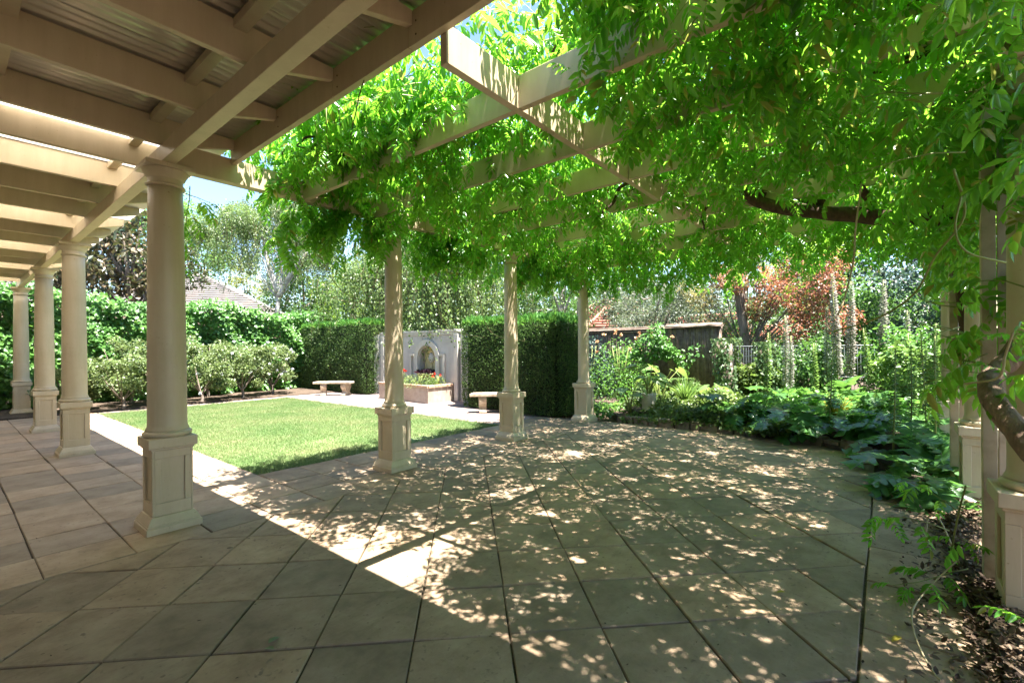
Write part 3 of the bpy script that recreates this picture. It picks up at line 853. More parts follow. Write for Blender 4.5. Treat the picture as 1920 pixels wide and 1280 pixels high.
def ivy_wall(name, label, cat, x0, x1, y, hfun, n, size, mat, rng, depth=0.25, group=None, alongx=True):
    t = thing(name, label, cat, ((x0 + x1) / 2, y, 0), 0, group)
    cx = (x0 + x1) / 2
    u = rng.uniform(x0, x1, n); h = hfun(u)
    v = rng.random(n) ** 0.9
    bl = 0.16 * np.sin(u * 2.3 + 1) * np.sin(v * 7 + u) + 0.1 * np.sin(u * 5.7 + v * 9)
    z = v * h + rng.normal(size=n) * 0.05
    yy = -(bl + rng.random(n) ** 2 * depth * 0.8) - 0.18
    topm = v > 0.93
    yy = np.where(topm, rng.uniform(-0.4, 0.5, n), yy)
    P = np.c_[u - cx, yy, z]
    X = norm(np.c_[rng.normal(size=n) * 0.7, -0.55 + rng.normal(size=n) * 0.4, -0.45 + rng.normal(size=n) * 0.5])
    N = norm(np.c_[rng.normal(size=n) * 0.45, -np.ones(n), 0.75 + rng.normal(size=n) * 0.4])
    stuff('foliage', scatter(leaf_t(0.8, 0.1, 0.12), P, X, N, rng.uniform(0.55, 1.25, n) * size), mat, t)
    hm = float(np.min(hfun(np.linspace(x0, x1, 20)))) - 0.12
    k = int((x1 - x0) / 0.15)
    for i in range(k):
        a = x0 + (x1 - x0) * i / k - cx
        link('paling', MB().box(a + 0.004, a + (x1 - x0) / k - 0.004, 0.02, 0.05, 0, hm).mesh('paling', M['brush']), t)
    return t
rg = np.random.default_rng(41)
ivy_wall('ivy_fence', 'tall paling fence smothered in bright green creeper behind the roses', 'fence', -2.4, 7.9, 12.7, lambda u: 3.02 + 0.14 * np.sin(u * 1.7) + np.where(u < 0.6, 0.22, 0.0) - 0.03 * np.clip(u - 3, 0, 9), 34000, 0.11, M['ivy'], rg)

# ------------------------------------------------------------------ trees and shrubs
def crown_pts(n, rng, clumps, spread):
    """clumps (m,4) centre + radius"""
    i = rng.integers(0, len(clumps), n)
    r = clumps[i, 3] * np.cbrt(rng.random(n))
    d = rnd_dir(n, rng)
    P = clumps[i, :3] + d * r[:, None] * np.array([1, 1, spread])
    return P, d
def tree(name, label, loc, trunk, limbs, clumps, n, size, leaf, bark, rng, cat='tree', tpl=None, tr=(0.12, 0.05), spread=0.8, group=None, droop=0.0):
    t = thing(name, label, cat, loc, 0, group)
    m = MB().tube(spline(trunk, 14), tr, 10, 0.12)
    for lb, r in limbs:
        m.tube(spline(lb, 12), r, 6, 0.1)
    m.build('trunk', bark, t)
    clumps = np.array(clumps, float)
    P, d = crown_pts(n, rng, clumps, spread)
    X = norm(d * 0.5 + rng.normal(size=(n, 3)) * 0.7 + np.array([0, 0, -0.25 - droop]))
    N = norm(np.c_[rng.normal(size=(n, 2)) * 0.6, np.ones(n)])
    stuff('crown', scatter(tpl or leaf_t(0.55, 0.1, 0.15), P, X, N, rng.uniform(0.6, 1.25, n) * size), leaf, t)
    return t
def auto_tree(name, label, loc, h, rad, n, size, leaf, bark, rng, z0=0.35, ncl=26, cr_=0.22, tr=None, spread=0.8, cat='tree', tpl=None, squash=1.0, nl=9, group=None):
    """crown of leaf clumps in an ellipsoid from z0*h to h"""
    tr = tr or (0.045 * h ** 0.5 * 0.8, 0.02)
    cz, rz = h * (1 + z0) / 2, h * (1 - z0) / 2
    cl = []
    for k in range(ncl):
        d = rnd_dir(1, rng)[0]; q = rng.uniform(0.45, 0.92)
        cl.append((d[0] * rad * q * squash, d[1] * rad * q * squash, cz + d[2] * rz * q, rad * rng.uniform(cr_ * 0.7, cr_ * 1.4)))
    trunk = [(0, 0, -0.1), (rng.normal() * 0.08, rng.normal() * 0.08, h * 0.3), (rng.normal() * 0.15, rng.normal() * 0.15, h * 0.6), (rng.normal() * 0.2, rng.normal() * 0.2, h * 0.88)]
    limbs = []
    for k in range(nl):
        c = cl[rng.integers(0, ncl)]; z = h * rng.uniform(0.22, 0.6); z = min(z, c[2] * 0.9)
        limbs.append(([(0, 0, z), (c[0] * 0.4, c[1] * 0.4, z * 0.55 + c[2] * 0.45), (c[0], c[1], c[2])], (tr[0] * 0.42, 0.008)))
    return tree(name, label, loc, trunk, limbs, cl, n, size, leaf, bark, rng, cat, tpl, tr, spread, group)

def weeping(name, label, loc, trunk, heads, nstr, length, leafper, size, rng, tr, limbs_r=0.05, strand_r=0.9, extra=None, group=None):
    t = thing(name, label, 'tree', loc, 0, group)
    m = MB()
    for tk in trunk:
        m.tube(spline(tk, 14), tr, 10, 0.1)
    top = np.array(trunk[0][-1])
    for h in heads:
        h = np.array(h)
        base = np.array(trunk[0][max(1, len(trunk[0]) - 2)])
        m.tube(spline([base, base * 0.5 + h * 0.5 + np.array([0, 0, 0.35]), h], 10), (limbs_r, 0.012), 6)
    m.build('trunk', M['birch_bark'], t)
    PP, XX = [], []
    st = MB()
    H = np.array(heads, float)
    for k in range(nstr):
        h = H[rng.integers(0, len(H))] + rng.normal(size=3) * np.array([strand_r, strand_r, 0.35]) * 0.6
        L = length * rng.uniform(0.45, 1.15)
        q = leafper
        u = np.sort(rng.random(q))
        out = rng.normal(size=2) * 0.25
        sway = 0.06 * np.sin(u * 6 + rng.random() * 6)
        p = np.c_[h[0] + out[0] * np.sqrt(u) + sway, h[1] + out[1] * np.sqrt(u) + sway, h[2] + 0.1 * (1 - u) - L * u]
        PP.append(p + rng.normal(size=p.shape) * 0.035)
        XX.append(np.c_[rng.normal(size=(q, 2)) * 0.6, -np.ones(q)])
        if k % 3 == 0:
            st.tube(p[::max(1, q // 5)], 0.004, 3)
    P = np.vstack(PP); X = norm(np.vstack(XX))
    if extra is not None:
        e, d = crown_pts(extra, rng, np.c_[H, np.full(len(H), strand_r * 0.75)], 0.7)
        P = np.vstack([P, e]); X = np.vstack([X, norm(d + np.array([0, 0, -0.8]))])
    n = len(P)
    stuff('crown', scatter(leaf_t(0.6, 0.05, 0.1), P, X, rnd_dir(n, rng), rng.uniform(0.6, 1.3, n) * size), M['birch'], t)
    st.build('hanging_twigs', M['brown_stem'], t, kind='stuff')
    return t
rg = np.random.default_rng(51)
# birch with white forked trunk
weeping('birch_tree', 'silver birch with forked white trunk rising behind the creeper fence', (7.6, 15.3, 0),
        [[(0, 0, 0), (0.05, -0.05, 2.0), (0.15, -0.1, 3.6), (0.25, -0.2, 4.7)], [(0.15, -0.1, 3.7), (0.5, -0.55, 4.7), (0.9, -1.2, 5.6)], [(0.15, -0.1, 3.9), (-0.1, 0.15, 5.0), (-0.2, 0.5, 6.4)]],
        [(-1.6, 1.9, 6.6), (-0.9, 1.2, 7.2), (0.2, 0.2, 7.5), (1.0, -0.9, 7.0), (1.5, -1.8, 6.0), (-2.0, 2.2, 6.6), (-0.6, 0.7, 6.6), (0.6, -0.4, 6.2), (0.9, 0.6, 7.8), (-1.2, 0.2, 6.8), (1.8, -1.2, 5.4)],
        700, 2.3, 40, 0.065, rg, (0.13, 0.06), 0.022, 0.95, extra=26000, group='silver birches beyond the garden')
weeping('birch_tree', 'weeping birch trailing its curtain over the fountain wall', (10.2, 8.2, 0),
        [[(0, 0, 0), (0.1, 0, 2.5), (0.0, 0.1, 5.0), (0.1, 0.1, 7.0)]],
        [(-0.9, 1.6, 5.2), (-0.6, 0.4, 5.6), (-1.1, -0.9, 5.0), (-0.3, 2.6, 5.4), (-1.7, 0.6, 4.4), (-1.7, -1.6, 4.1), (0.4, -1.9, 5.6), (-0.6, -2.6, 4.8), (-1.9, 2.0, 4.2), (-0.2, 0.2, 6.6), (-1.9, -3.0, 4.3), (-1.7, -2.4, 4.4), (0.8, 1.2, 6.4)],
        1600, 2.8, 46, 0.075, rg, (0.14, 0.06), 0.025, 0.85, extra=22000, group='silver birches beyond the garden')
weeping('birch_tree', 'pair of pale birch trunks with hanging leaves behind the rounded hedge', (12.6, 4.1, 0),
        [[(0, 0, 0), (0.05, 0.1, 2.5), (0.1, 0.05, 5.5)], [(0.3, -0.25, 0), (0.35, -0.4, 2.5), (0.3, -0.55, 5.5)]],
        [(-0.6, 1.4, 5.4), (-0.4, -0.2, 5.8), (-0.3, -1.6, 5.2), (0.3, 0.8, 6.2), (-1.2, 0.6, 4.8), (-1.0, -1.0, 4.9)],
        520, 2.3, 34, 0.055, rg, (0.12, 0.07), 0.04, 0.9, extra=4000, group='silver birches beyond the garden')
auto_tree('magnolia_tree', 'dark magnolia with bronze leaf backs behind the verandah columns', (3.75, 20.2, 0), 7.6, 2.7, 5200, 0.26, M['magnolia'], M['grey_bark'], rg, 0.42, 30, 0.3, tr=(0.17, 0.05), nl=14, tpl=leaf_t(0.42, 0.08, 0.1))
auto_tree('magnolia_tree', 'smaller dark evergreen low beside the magnolia over the tiled roof', (2.1, 21.5, 0), 5.6, 1.9, 3000, 0.22, M['magnolia'], M['grey_bark'], rg, 0.4, 18, 0.32, tpl=leaf_t(0.42, 0.08, 0.1))
auto_tree('leafy_tree', 'fresh green tree rising beyond the pale hip roof', (7.6, 27.5, 0), 11.5, 3.2, 17000, 0.14, M['green_tree'], M['grey_bark'], rg, 0.32, 40, 0.28)
auto_tree('leafy_tree', 'greyish tall tree top left of the wisteria curtain', (11.6, 23.5, 0), 11.2, 3.0, 15000, 0.11, M['grey_tree'], M['grey_bark'], rg, 0.3, 36, 0.26)
auto_tree('golden_shrub', 'small golden leaved tree glowing behind the birch trunk', (12.1, 29.5, 0), 8.0, 1.7, 6000, 0.08, M['yellow_tree'], M['grey_bark'], rg, 0.45, 14, 0.4)
auto_tree('golden_shrub', 'lime yellow tree showing through the weeping birch strands', (12.2, 16.5, 0), 6.4, 2.0, 7000, 0.09, M['lime_tree'], M['grey_bark'], rg, 0.3, 18, 0.35)
auto_tree('leafy_tree', 'dense mid green tree filling the gap behind the weeping birch', (15.0, 14.0, 0), 8.5, 3.8, 24000, 0.14, M['mid_tree'], M['grey_bark'], rg, 0.1, 40, 0.28)
auto_tree('olive_tree', 'airy grey leaved tree in front of the terracotta roof', (14.6, 2.1, 0), 6.4, 2.5, 11000, 0.08, M['grey_tree'], M['grey_bark'], rg, 0.25, 46, 0.2)
auto_tree('olive_tree', 'grey green bushy tree just above the brush fence top', (12.4, 0.5, 0), 3.9, 1.6, 10000, 0.065, M['grey_tree'], M['grey_bark'], rg, 0.25, 24, 0.3)
auto_tree('olive_tree', 'thin twiggy tree against the sky behind the brush fence post', (16.4, -1.3, 0), 6.8, 2.3, 6500, 0.08, M['grey_tree'], M['grey_bark'], rg, 0.25, 40, 0.16)
auto_tree('blue_conifer', 'dark blue green tree beyond the wire fence at right', (17.0, -4.6, 0), 7.2, 2.2, 15000, 0.11, M['dark_tree'], M['grey_bark'], rg, 0.08, 44, 0.3)
auto_tree('blue_conifer', 'shadowy evergreen farther right between screen and acanthus spikes', (15.4, -7.4, 0), 5.2, 2.2, 11000, 0.11, M['dark_tree'], M['grey_bark'], rg, 0.05, 34, 0.3)
auto_tree('leafy_tree', 'bright lime tree between the red maple and the dark evergreen', (14.5, -2.9, 0), 5.2, 1.35, 6500, 0.09, M['lime_tree'], M['grey_bark'], rg, 0.35, 16, 0.35)
auto_tree('leafy_tree', 'green bushy tree behind the right-hand columns', (11.5, -7.2, 0), 5.0, 2.2, 11000, 0.1, M['mid_tree'], M['grey_bark'], rg, 0.08, 30, 0.3)
auto_tree('leafy_tree', 'low green shrub filling the wire fence left of the ivy trunk', (12.2, -1.9, 0), 2.6, 1.1, 6500, 0.07, M['mid_tree'], M['grey_bark'], rg, 0.1, 16, 0.4)

auto_tree('olive_tree', 'round grey green tree veiling the terracotta roof', (18.2, 3.6, 0), 5.0, 2.1, 9000, 0.09, M['grey_tree'], M['grey_bark'], rg, 0.1, 30, 0.3)
auto_tree('leafy_tree', 'green tree filling the skyline between the two birch groups', (16.5, 8.2, 0), 6.6, 2.8, 13000, 0.13, M['mid_tree'], M['grey_bark'], rg, 0.05, 34, 0.3)
auto_tree('leafy_tree', 'deep green tree closing the gap right of the golden tree', (13.5, 19.5, 0), 6.2, 2.4, 11000, 0.12, M['green_tree'], M['grey_bark'], rg, 0.05, 34, 0.3)
auto_tree('leafy_tree', 'green hedge tree behind the wire fence and the maple', (14.2, -3.9, 0), 3.4, 1.8, 10000, 0.1, M['mid_tree'], M['grey_bark'], rg, 0.02, 30, 0.32)
auto_tree('leafy_tree', 'shady green tree behind the wire fence at the far right', (14.0, -6.0, 0), 4.4, 1.9, 11000, 0.1, M['dark_tree'], M['grey_bark'], rg, 0.02, 30, 0.32)
auto_tree('olive_tree', 'small grey green tree right of the terracotta roof above the fence', (16.9, 1.0, 0), 4.6, 1.7, 8000, 0.08, M['grey_tree'], M['grey_bark'], rg, 0.1, 26, 0.3)
auto_tree('leafy_tree', 'green tree between the forked birch and the weeping birch', (9.9, 17.2, 0), 6.4, 1.9, 13000, 0.11, M['mid_tree'], M['grey_bark'], rg, 0.1, 30, 0.32)
# red maple with grey trunk
cl = []
for c in [(0.2, 0.7, 3.2), (-0.2, 1.1, 2.6), (-0.3, 0.3, 3.0), (0.1, -0.2, 2.3), (-0.3, -0.8, 2.6), (-0.4, -1.3, 2.2), (-0.5, -1.6, 2.7), (0, -1.0, 3.3), (0.3, 0.1, 3.9), (-0.2, 0.9, 1.9), (-0.6, -1.9, 1.9), (-0.6, -1.1, 1.75), (0.1, 1.5, 2.9), (0, -0.4, 3.0), (-0.4, -1.7, 3.2)]:
    cl.append((*c, 0.42))
cl = np.array(cl)
trk = [(0.05, 0.12, 0), (0.0, 0.1, 1.2), (-0.05, 0.2, 2.4), (0.0, 0.3, 4.2)]
lbs = [([(0, 0.1, 1.0), (c[0] * 0.4, c[1] * 0.5 + 0.1, 1.0 + (c[2] - 1) * 0.5), tuple(c[:3])], (0.035, 0.006)) for c in cl]
for k in range(26):
    c = cl[rg.integers(0, len(cl))]
    lbs.append(([(0, 0.1, 1.2), tuple(c[:3] * 0.6 + np.array([0, 0, 0.7])), tuple(c[:3] + rg.normal(size=3) * 0.35)], (0.012, 0.003)))
t = tree('maple_tree', 'red leaved japanese maple with bare twigs above the acanthus bed', (11.6, -2.05, 0.1), trk, lbs, cl[[0, 2, 3, 4, 5, 6, 7, 10, 11, 13, 14]], 6500, 0.062, M['maple'], M['grey_bark'], rg, tr=(0.13, 0.1), tpl=leaf_t(0.6, 0.1, 0.2))
P, d = crown_pts(3600, rg, cl[[0, 1, 2, 3, 8, 9, 12, 5]], 0.8)
stuff('green_leaves', scatter(leaf_t(0.6, 0.1, 0.2), P, norm(d + rg.normal(size=P.shape)), norm(np.c_[rg.normal(size=(len(P), 2)) * 0.6, np.ones(len(P))]), rg.uniform(0.04, 0.075, len(P))), M['maple_green'], t)

# ivy covered stump below the maple
def ivy_stump(label, loc, h, r, n, rng, name='ivy_stump'):
    t = thing(name, label, 'tree stump', loc)
    MB().tube(spline([(0, 0, -0.1), (0.03, 0.02, h * 0.5), (0.0, 0.05, h)], 10), (r, r * 0.85), 12, 0.15).build('trunk', M['grey_bark'], t)
    a = rng.random(n) * 6.283; z = rng.random(n) * (h + 0.15)
    k = (np.sin(a * 2 + z * 2) > -0.5)
    a, z = a[k], z[k]; n = len(a)
    rr = r + rng.random(n) * 0.12
    P = np.c_[rr * np.cos(a), rr * np.sin(a), z]
    N = norm(np.c_[np.cos(a), np.sin(a), 0.6 + rng.normal(size=n) * 0.4])
    stuff('ivy_leaves', scatter(leaf_t(0.8, 0.1, 0.15), P, norm(rng.normal(size=(n, 3)) * 0.5 + np.array([0, 0, -0.8])), N, rng.uniform(0.04, 0.085, n)), M['ivy_trunk'], t)
ivy_stump('ivy clad trunk standing left of the tall acanthus spikes', (9.35, -2.05, 0.15), 1.35, 0.19, 1900, rg)
ivy_stump('slimmer ivy clad trunk right beside the thicker ivy trunk', (9.6, -2.75, 0.15), 1.25, 0.13, 1500, rg)

# roses
def rose(label, loc, h, r, n, rng, white=0):
    t = thing('rose_bush', label, 'rose bush', loc, 0, 'rose bushes along the back of the lawn')
    m = MB()
    m.tube(spline([(0, 0, -0.05), (0.02, 0, 0.12), (0, 0.02, 0.3)], 8), (0.055, 0.035), 7, 0.2)
    for k in range(7):
        a = rng.random() * 6.283; q = rng.uniform(0.4, 0.8) * r
        m.tube(spline([(0, 0.02, 0.22), (q * 0.5 * math.cos(a), q * 0.5 * math.sin(a), h * 0.45), (q * math.cos(a), q * math.sin(a), h * rng.uniform(0.7, 1))], 8), (0.02, 0.006), 5)
    m.build('trunk', M['grey_bark'], t)
    cl = np.array([(r * 0.85 * q * math.cos(a), r * 0.85 * q * math.sin(a), h * z, r * f_) for q, a, z, f_ in zip(np.sqrt(rng.random(26)), rng.random(26) * 6.283, rng.uniform(0.3, 1.08, 26), rng.uniform(0.14, 0.34, 26))])
    P, d = crown_pts(n, rng, cl, 0.8)
    stuff('foliage', scatter(leaf_t(0.6, 0.1, 0.15), P, norm(d * 0.4 + rng.normal(size=(n, 3))), norm(np.c_[rng.normal(size=(n, 2)) * 0.6, np.ones(n)]), rng.uniform(0.04, 0.09, n)), M['rose'], t)
    for k in range(white):
        c = cl[rng.integers(0, 26), :3] + rnd_dir(1, rng)[0] * r * 0.38
        if k % 2: c[1] = -abs(c[1])
        D = norm(rng.normal(size=(16, 3)) + np.array([-0.3, -0.5, 0.6]))
        link('flower', big_mesh('flower', *scatter(kite_t(0.9, 0.15), c + D * 0.005, D, rnd_dir(16, rng), rng.uniform(0.03, 0.06, 16)), M['white_petal']), t)
rg = np.random.default_rng(61)
for (x, y, h, r, w, lab) in [(1.67, 10.25, 1.25, 0.85, 2, 'rose bush with bare forked stems just right of the third verandah column'), (2.62, 10.55, 1.4, 0.85, 2, 'rose bush mostly hidden behind the thick corner column'),
                             (3.42, 10.3, 1.45, 0.85, 5, 'rose bush on a short dark stem right of the corner column'), (4.55, 10.5, 1.4, 0.8, 5, 'rose bush with pale forked stems in the middle of the row'),
                             (5.65, 11.0, 1.45, 0.85, 26, 'rose bush with white blooms at the right end, beside the clipped hedge'), (2.1, 11.6, 1.6, 0.9, 1, 'taller rose bush in the back row behind the leftmost stems'),
                             (4.0, 11.7, 1.65, 0.95, 3, 'taller rose bush in the back row against the creeper fence'), (0.75, 10.7, 0.95, 0.6, 0, 'low pale bush seen between the verandah columns')]:
    rose(lab, (x, y, 0), h, r, 5200, rg, w)
MB().prism([(-2.4, 10.035), (7.3, 10.035), (7.3, 12.6), (-2.4, 12.6)], 'z', -0.08, 0.03).build('rose_bed', M['soil'], kind='structure')

# ------------------------------------------------------------------ houses beyond
def tiled_roof(rf, corners, course, mat, parent, name='tile_courses'):
    """one roof plane as overlapping courses: corners = eave_left, eave_right, top_right, top_left"""
    a, b, c, d = [np.array(q, float) for q in corners]
    L = max(np.linalg.norm(d - a), np.linalg.norm(c - b))
    k = max(4, int(L / course))
    nrm = np.cross(b - a, d - a); nrm /= np.linalg.norm(nrm)
    if nrm[2] < 0: nrm = -nrm
    V = []; F = []
    for i in range(k):
        t0, t1 = i / k, (i + 1) / k
        l0, r0, l1, r1 = a + (d - a) * t0, b + (c - b) * t0, a + (d - a) * t1, b + (c - b) * t1
        o = len(V)
        V += [l0, r0, l0 + nrm * 0.1, r0 + nrm * 0.1, l1 + nrm * 0.005, r1 + nrm * 0.005]
        F += [(o, o + 1, o + 3, o + 2), (o + 2, o + 3, o + 5, o + 4)]
    stuff(name, (np.array(V), np.array(F)), mat, parent)
def house(label, loc, rz, w, d, eave, ridge, rl, mat, course=0.35, group=None):
    t = thing('neighbour_house', label, 'house', loc, rz, group)
    MB().box(-w / 2 + 0.4, w / 2 - 0.4, -d / 2 + 0.4, d / 2 - 0.4, 0, eave).build('wall', M['house_wall'], t)
    e = [(-w / 2, -d / 2, eave), (w / 2, -d / 2, eave), (w / 2, d / 2, eave), (-w / 2, d / 2, eave)]
    r0, r1 = (-rl / 2, 0, ridge), (rl / 2, 0, ridge)
    rf = MB().add([*e, r0, r1], [(0, 1, 5, 4), (1, 2, 5), (2, 3, 4, 5), (3, 0, 4), (3, 2, 1, 0)]).build('roof', mat, t)
    q = lambda a, b: tuple(np.array(a) * 0.999 + np.array(b) * 0.001)
    tiled_roof(rf, (e[0], e[1], r1, r0), course, mat, rf)
    tiled_roof(rf, (e[2], e[3], r0, r1), course, mat, rf)
    tiled_roof(rf, (e[1], e[2], r1, r1), course, mat, rf)
    tiled_roof(rf, (e[3], e[0], r0, r0), course, mat, rf)
    rc = MB()
    for a, b in ((r0, r1), (e[0], r0), (e[1], r1), (e[2], r1), (e[3], r0)):
        if np.linalg.norm(np.array(a) - np.array(b)) > 0.1:
            rc.tube([np.array(a) + (0, 0, 0.05), np.array(b) + (0, 0, 0.05)], 0.1, 8)
    rc.build('ridge_caps', mat, rf)
    for s in (-0.25, 0.25):
        wd = MB().box(w * s - 0.6, w * s + 0.6, -d / 2 + 0.37, -d / 2 + 0.398, 0.9, 2.1).build('window', M['dark_tree'], t)
    return t
house('pale grey tiled hip roof house peeking over the creeper fence', (8.0, 25.6, 0), math.radians(-28), 9.5, 9.0, 3.15, 5.7, 0.4, M['roof_grey'], group='neighbouring houses')
house('long pale tiled roof seen between the far verandah columns', (-1.5, 32.5, 0), math.radians(-10), 14, 9, 3.6, 5.6, 8, M['roof_grey'], group='neighbouring houses')
house('terracotta tiled house hidden behind the trees right of the pergola column', (26.0, 9.3, 0), math.radians(60), 6, 6.5, 2.6, 4.5, 1.5, M['roof_red'], group='neighbouring houses')
house('low terracotta roof ridge just above the brush fence', (24.5, 2.6, 0), math.radians(75), 7, 6, 1.7, 3.05, 3, M['roof_red'], group='neighbouring houses')

# far mass of trees all round the garden
rg = np.random.default_rng(71)
cl = []
for k in range(170):
    a = rg.uniform(-0.45, 1.75)
    R = rg.uniform(30, 46)
    h = rg.uniform(2.5, 7.5)
    cl.append((R * math.cos(a), R * math.sin(a), h * 0.5, h * rg.uniform(0.75, 1.0)))
P, d = crown_pts(70000, rg, np.array(cl), 0.8)
P = P[P[:, 2] > -0.1]
n = len(P)
tag(stuff('distant_trees', scatter(kite_t(0.6), P, rnd_dir(n, rg), norm(np.c_[rg.normal(size=(n, 2)), np.ones(n)]), rg.uniform(0.2, 0.45, n)), M['backdrop']), 'mass of distant garden trees along the skyline', 'trees')

# ------------------------------------------------------------------ brush fence and wire fence
def brush(label, x, y0, y1, h, base, rng, cap=True):
    t = thing('brush_fence', label, 'fence', (x, (y0 + y1) / 2, base), 0, 'brushwood fence panels')
    L = (y1 - y0) / 2
    MB().box(0.0, 0.08, -L, L, -0.2, h - 0.05).build('backing', M['brush'], t)
    m = MB()
    for k in range(int((y1 - y0) * 95)):
        yy = rng.uniform(-L, L); xx = -0.005 - rng.random() * 0.03
        m.tube([(xx, yy, -0.15), (xx + rng.normal() * 0.006, yy + rng.normal() * 0.015, h * 0.5), (xx + rng.normal() * 0.008, yy + rng.normal() * 0.025, h - 0.06 - rng.random() * 0.02)], rng.uniform(0.004, 0.009), 3)
    for yy in (-L, L):
        for k in range(14):
            m.tube([(rng.uniform(-0.02, 0.1), yy + rng.normal() * 0.01, -0.15), (rng.uniform(-0.02, 0.1), yy + rng.normal() * 0.012, h - 0.06)], 0.008, 3)
    m.build('brush_sticks', M['brush'], t, kind='stuff')
    c = MB()
    for k in range(46):
        zz, xx = h - 0.03 + rng.normal() * 0.03, 0.03 + rng.normal() * 0.045
        pts = [(xx + rng.normal() * 0.01, -L - 0.05 + (2 * L + 0.1) * u, zz + rng.normal() * 0.006) for u in np.linspace(0, 1, 6)]
        c.tube(pts, 0.014, 4)
    c.build('top_roll', M['brush'], t)
    return t
rg = np.random.default_rng(81)
brush('short brown brushwood fence end beside the wire fence', 10.0, -1.74, -0.55, 1.72, 0.25, rg)
brush('long brown brushwood fence running behind the potted arum', 10.5, -0.62, 4.6, 1.66, 0.27, rg)

wfz = thing('wire_fence', 'low galvanised wire mesh fence running behind the acanthus bed', 'fence', (10.7, -4.9, 0.1))
LL = 3.3
for yy in np.linspace(-LL, LL, 4):
    MB().tube([(0, yy, -0.1), (0, yy, 1.4)], 0.022, 8).build('post', M['wire'], wfz)
w = MB()
for yy in np.arange(-LL, LL, 0.055):
    w.tube([(-0.03, yy, 0.02), (-0.03, yy, 1.36)], 0.0028, 4)
for zz in (0.1, 0.4, 0.7, 1.0, 1.12, 1.24, 1.355):
    w.tube([(-0.036, -LL, zz), (-0.036, LL, zz)], 0.0035 if zz < 1.3 else 0.007, 4)
w.build('wire_mesh', M['wire'], wfz, kind='stuff')

# ------------------------------------------------------------------ planting bed
bedpoly = [(7.05, -0.75), (7.3, -0.55), (8.5, 0.3), (13.5, 0.3), (13.5, -9), (0.9, -9), (0.9, -5.08), (4.3, -5.08), (5.6, -4.75), (6.5, -4.35), (6.95, -3.7), (7.08, -2.6)]
MB().prism(bedpoly[::-1], 'z', -0.088, 0.06).build('garden_bed', M['soil'], kind='structure')
inner = [(7.35, -0.85), (8.6, -0.1), (13.4, 0.2), (13.4, -8.8), (6.2, -8.8), (6.1, -5.0), (6.85, -4.4), (7.25, -3.7), (7.35, -2.6)]
MB().prism(inner[::-1], 'z', 0.0605, 0.2).build('raised_bed', M['soil'], kind='structure')
ed = thing('stone_edging', 'row of rough brown edging stones along the garden bed', 'edging', (7.0, -2.5, 0))
path = spline([(7.2, -0.6, 0), (7.08, -1.2, 0), (7.1, -2.6, 0), (7.0, -3.6, 0), (6.6, -4.3, 0), (5.9, -4.66, 0)], 60)
seg = np.r_[0, np.cumsum(np.linalg.norm(np.diff(path, axis=0), axis=1))]
s = 0.0
while s < seg[-1] - 0.2:
    L = RNG.uniform(0.16, 0.3)
    p = np.array([np.interp(s + L / 2, seg, path[:, i]) for i in range(2)]); q = np.array([np.interp(s + L / 2 + 0.05, seg, path[:, i]) for i in range(2)])
    an = math.atan2(q[1] - p[1], q[0] - p[0])
    h = RNG.uniform(0.1, 0.16); dd = RNG.uniform(0.05, 0.08)
    j = lambda: RNG.normal() * 0.012
    v = [(sx * (L / 2 - 0.008) + j(), sy * dd + j(), sz) for sz in (-0.08, h + j()) for sx, sy in ((-1, -1), (1, -1), (1, 1), (-1, 1))]
    o = MB().add(v, [(3, 2, 1, 0), (4, 5, 6, 7), (0, 1, 5, 4), (1, 2, 6, 5), (2, 3, 7, 6), (3, 0, 4, 7)]).build('stone', M['edging'], ed, loc=(p[0] - 7.0, p[1] + 2.5, 0), bevel=0.015)
    o.rotation_euler = (0, 0, an)
    s += L

# acanthus leaf template
def acanthus_leaf(rng, L=1.0, W=0.42, arch=0.45):
    k = 7
    ts = np.linspace(0.22, 1, k)
    def mid(t):
        return np.array([t * (1 - 0.12 * t), 0, arch * (1.25 * t - 1.55 * t * t)])
    V = [mid(0) + (0, 0.008, 0), mid(0) - (0, 0.008, 0)]
    F = []
    mids = [mid(t) for t in ts]
    wid = W * np.sin(np.clip((ts - 0.12) / 0.95, 0, 1) * math.pi) ** 0.7
    base = len(V)
    V += mids
    F.append((0, 1, base, base))
    for s in (1, -1):
        prev = None
        for i in range(k - 1):
            a = mids[i]; b = mids[i + 1]
            w = wid[i] * rng.uniform(0.85, 1.12)
            c = (a + b) / 2
            tip = c + np.array([0.1, s * w, -0.08 * w + 0.03 * rng.normal()])
            s0 = a + np.array([0.02, s * w * 0.38, 0.03])
            s1 = b + np.array([0.0, s * wid[min(i + 1, k - 1)] * 0.36, 0.03])
            m1 = c + np.array([-0.025, s * w * 0.72, 0.0]); m2 = c + np.array([0.09, s * w * 0.66, 0.0])
            o = len(V); V += [s0, m1, tip, m2, s1]
            F += [(base + i, o, o + 1, o + 3), (o + 1, o + 2, o + 3, o + 3), (base + i, o + 3, o + 4, base + i + 1)] if s > 0 else [(base + i, o + 3, o + 1, o), (o + 1, o + 3, o + 2, o + 2), (base + i, base + i + 1, o + 4, o + 3)]
    F2 = []
    for f in F:
        g = []
        for x in f:
            if not g or g[-1] != x: g.append(x)
        F2.append(tuple(g))
    mb = MB(); mb.add([tuple(x * L) for x in np.array(V)], F2, True)
    return mb
rg = np.random.default_rng(91)
ACL = [acanthus_leaf(rg, 1, rg.uniform(0.26, 0.34), a).mesh('leaf', M['acanthus']) for a in (0.3, 0.5, 0.7, 0.45, 0.6)]
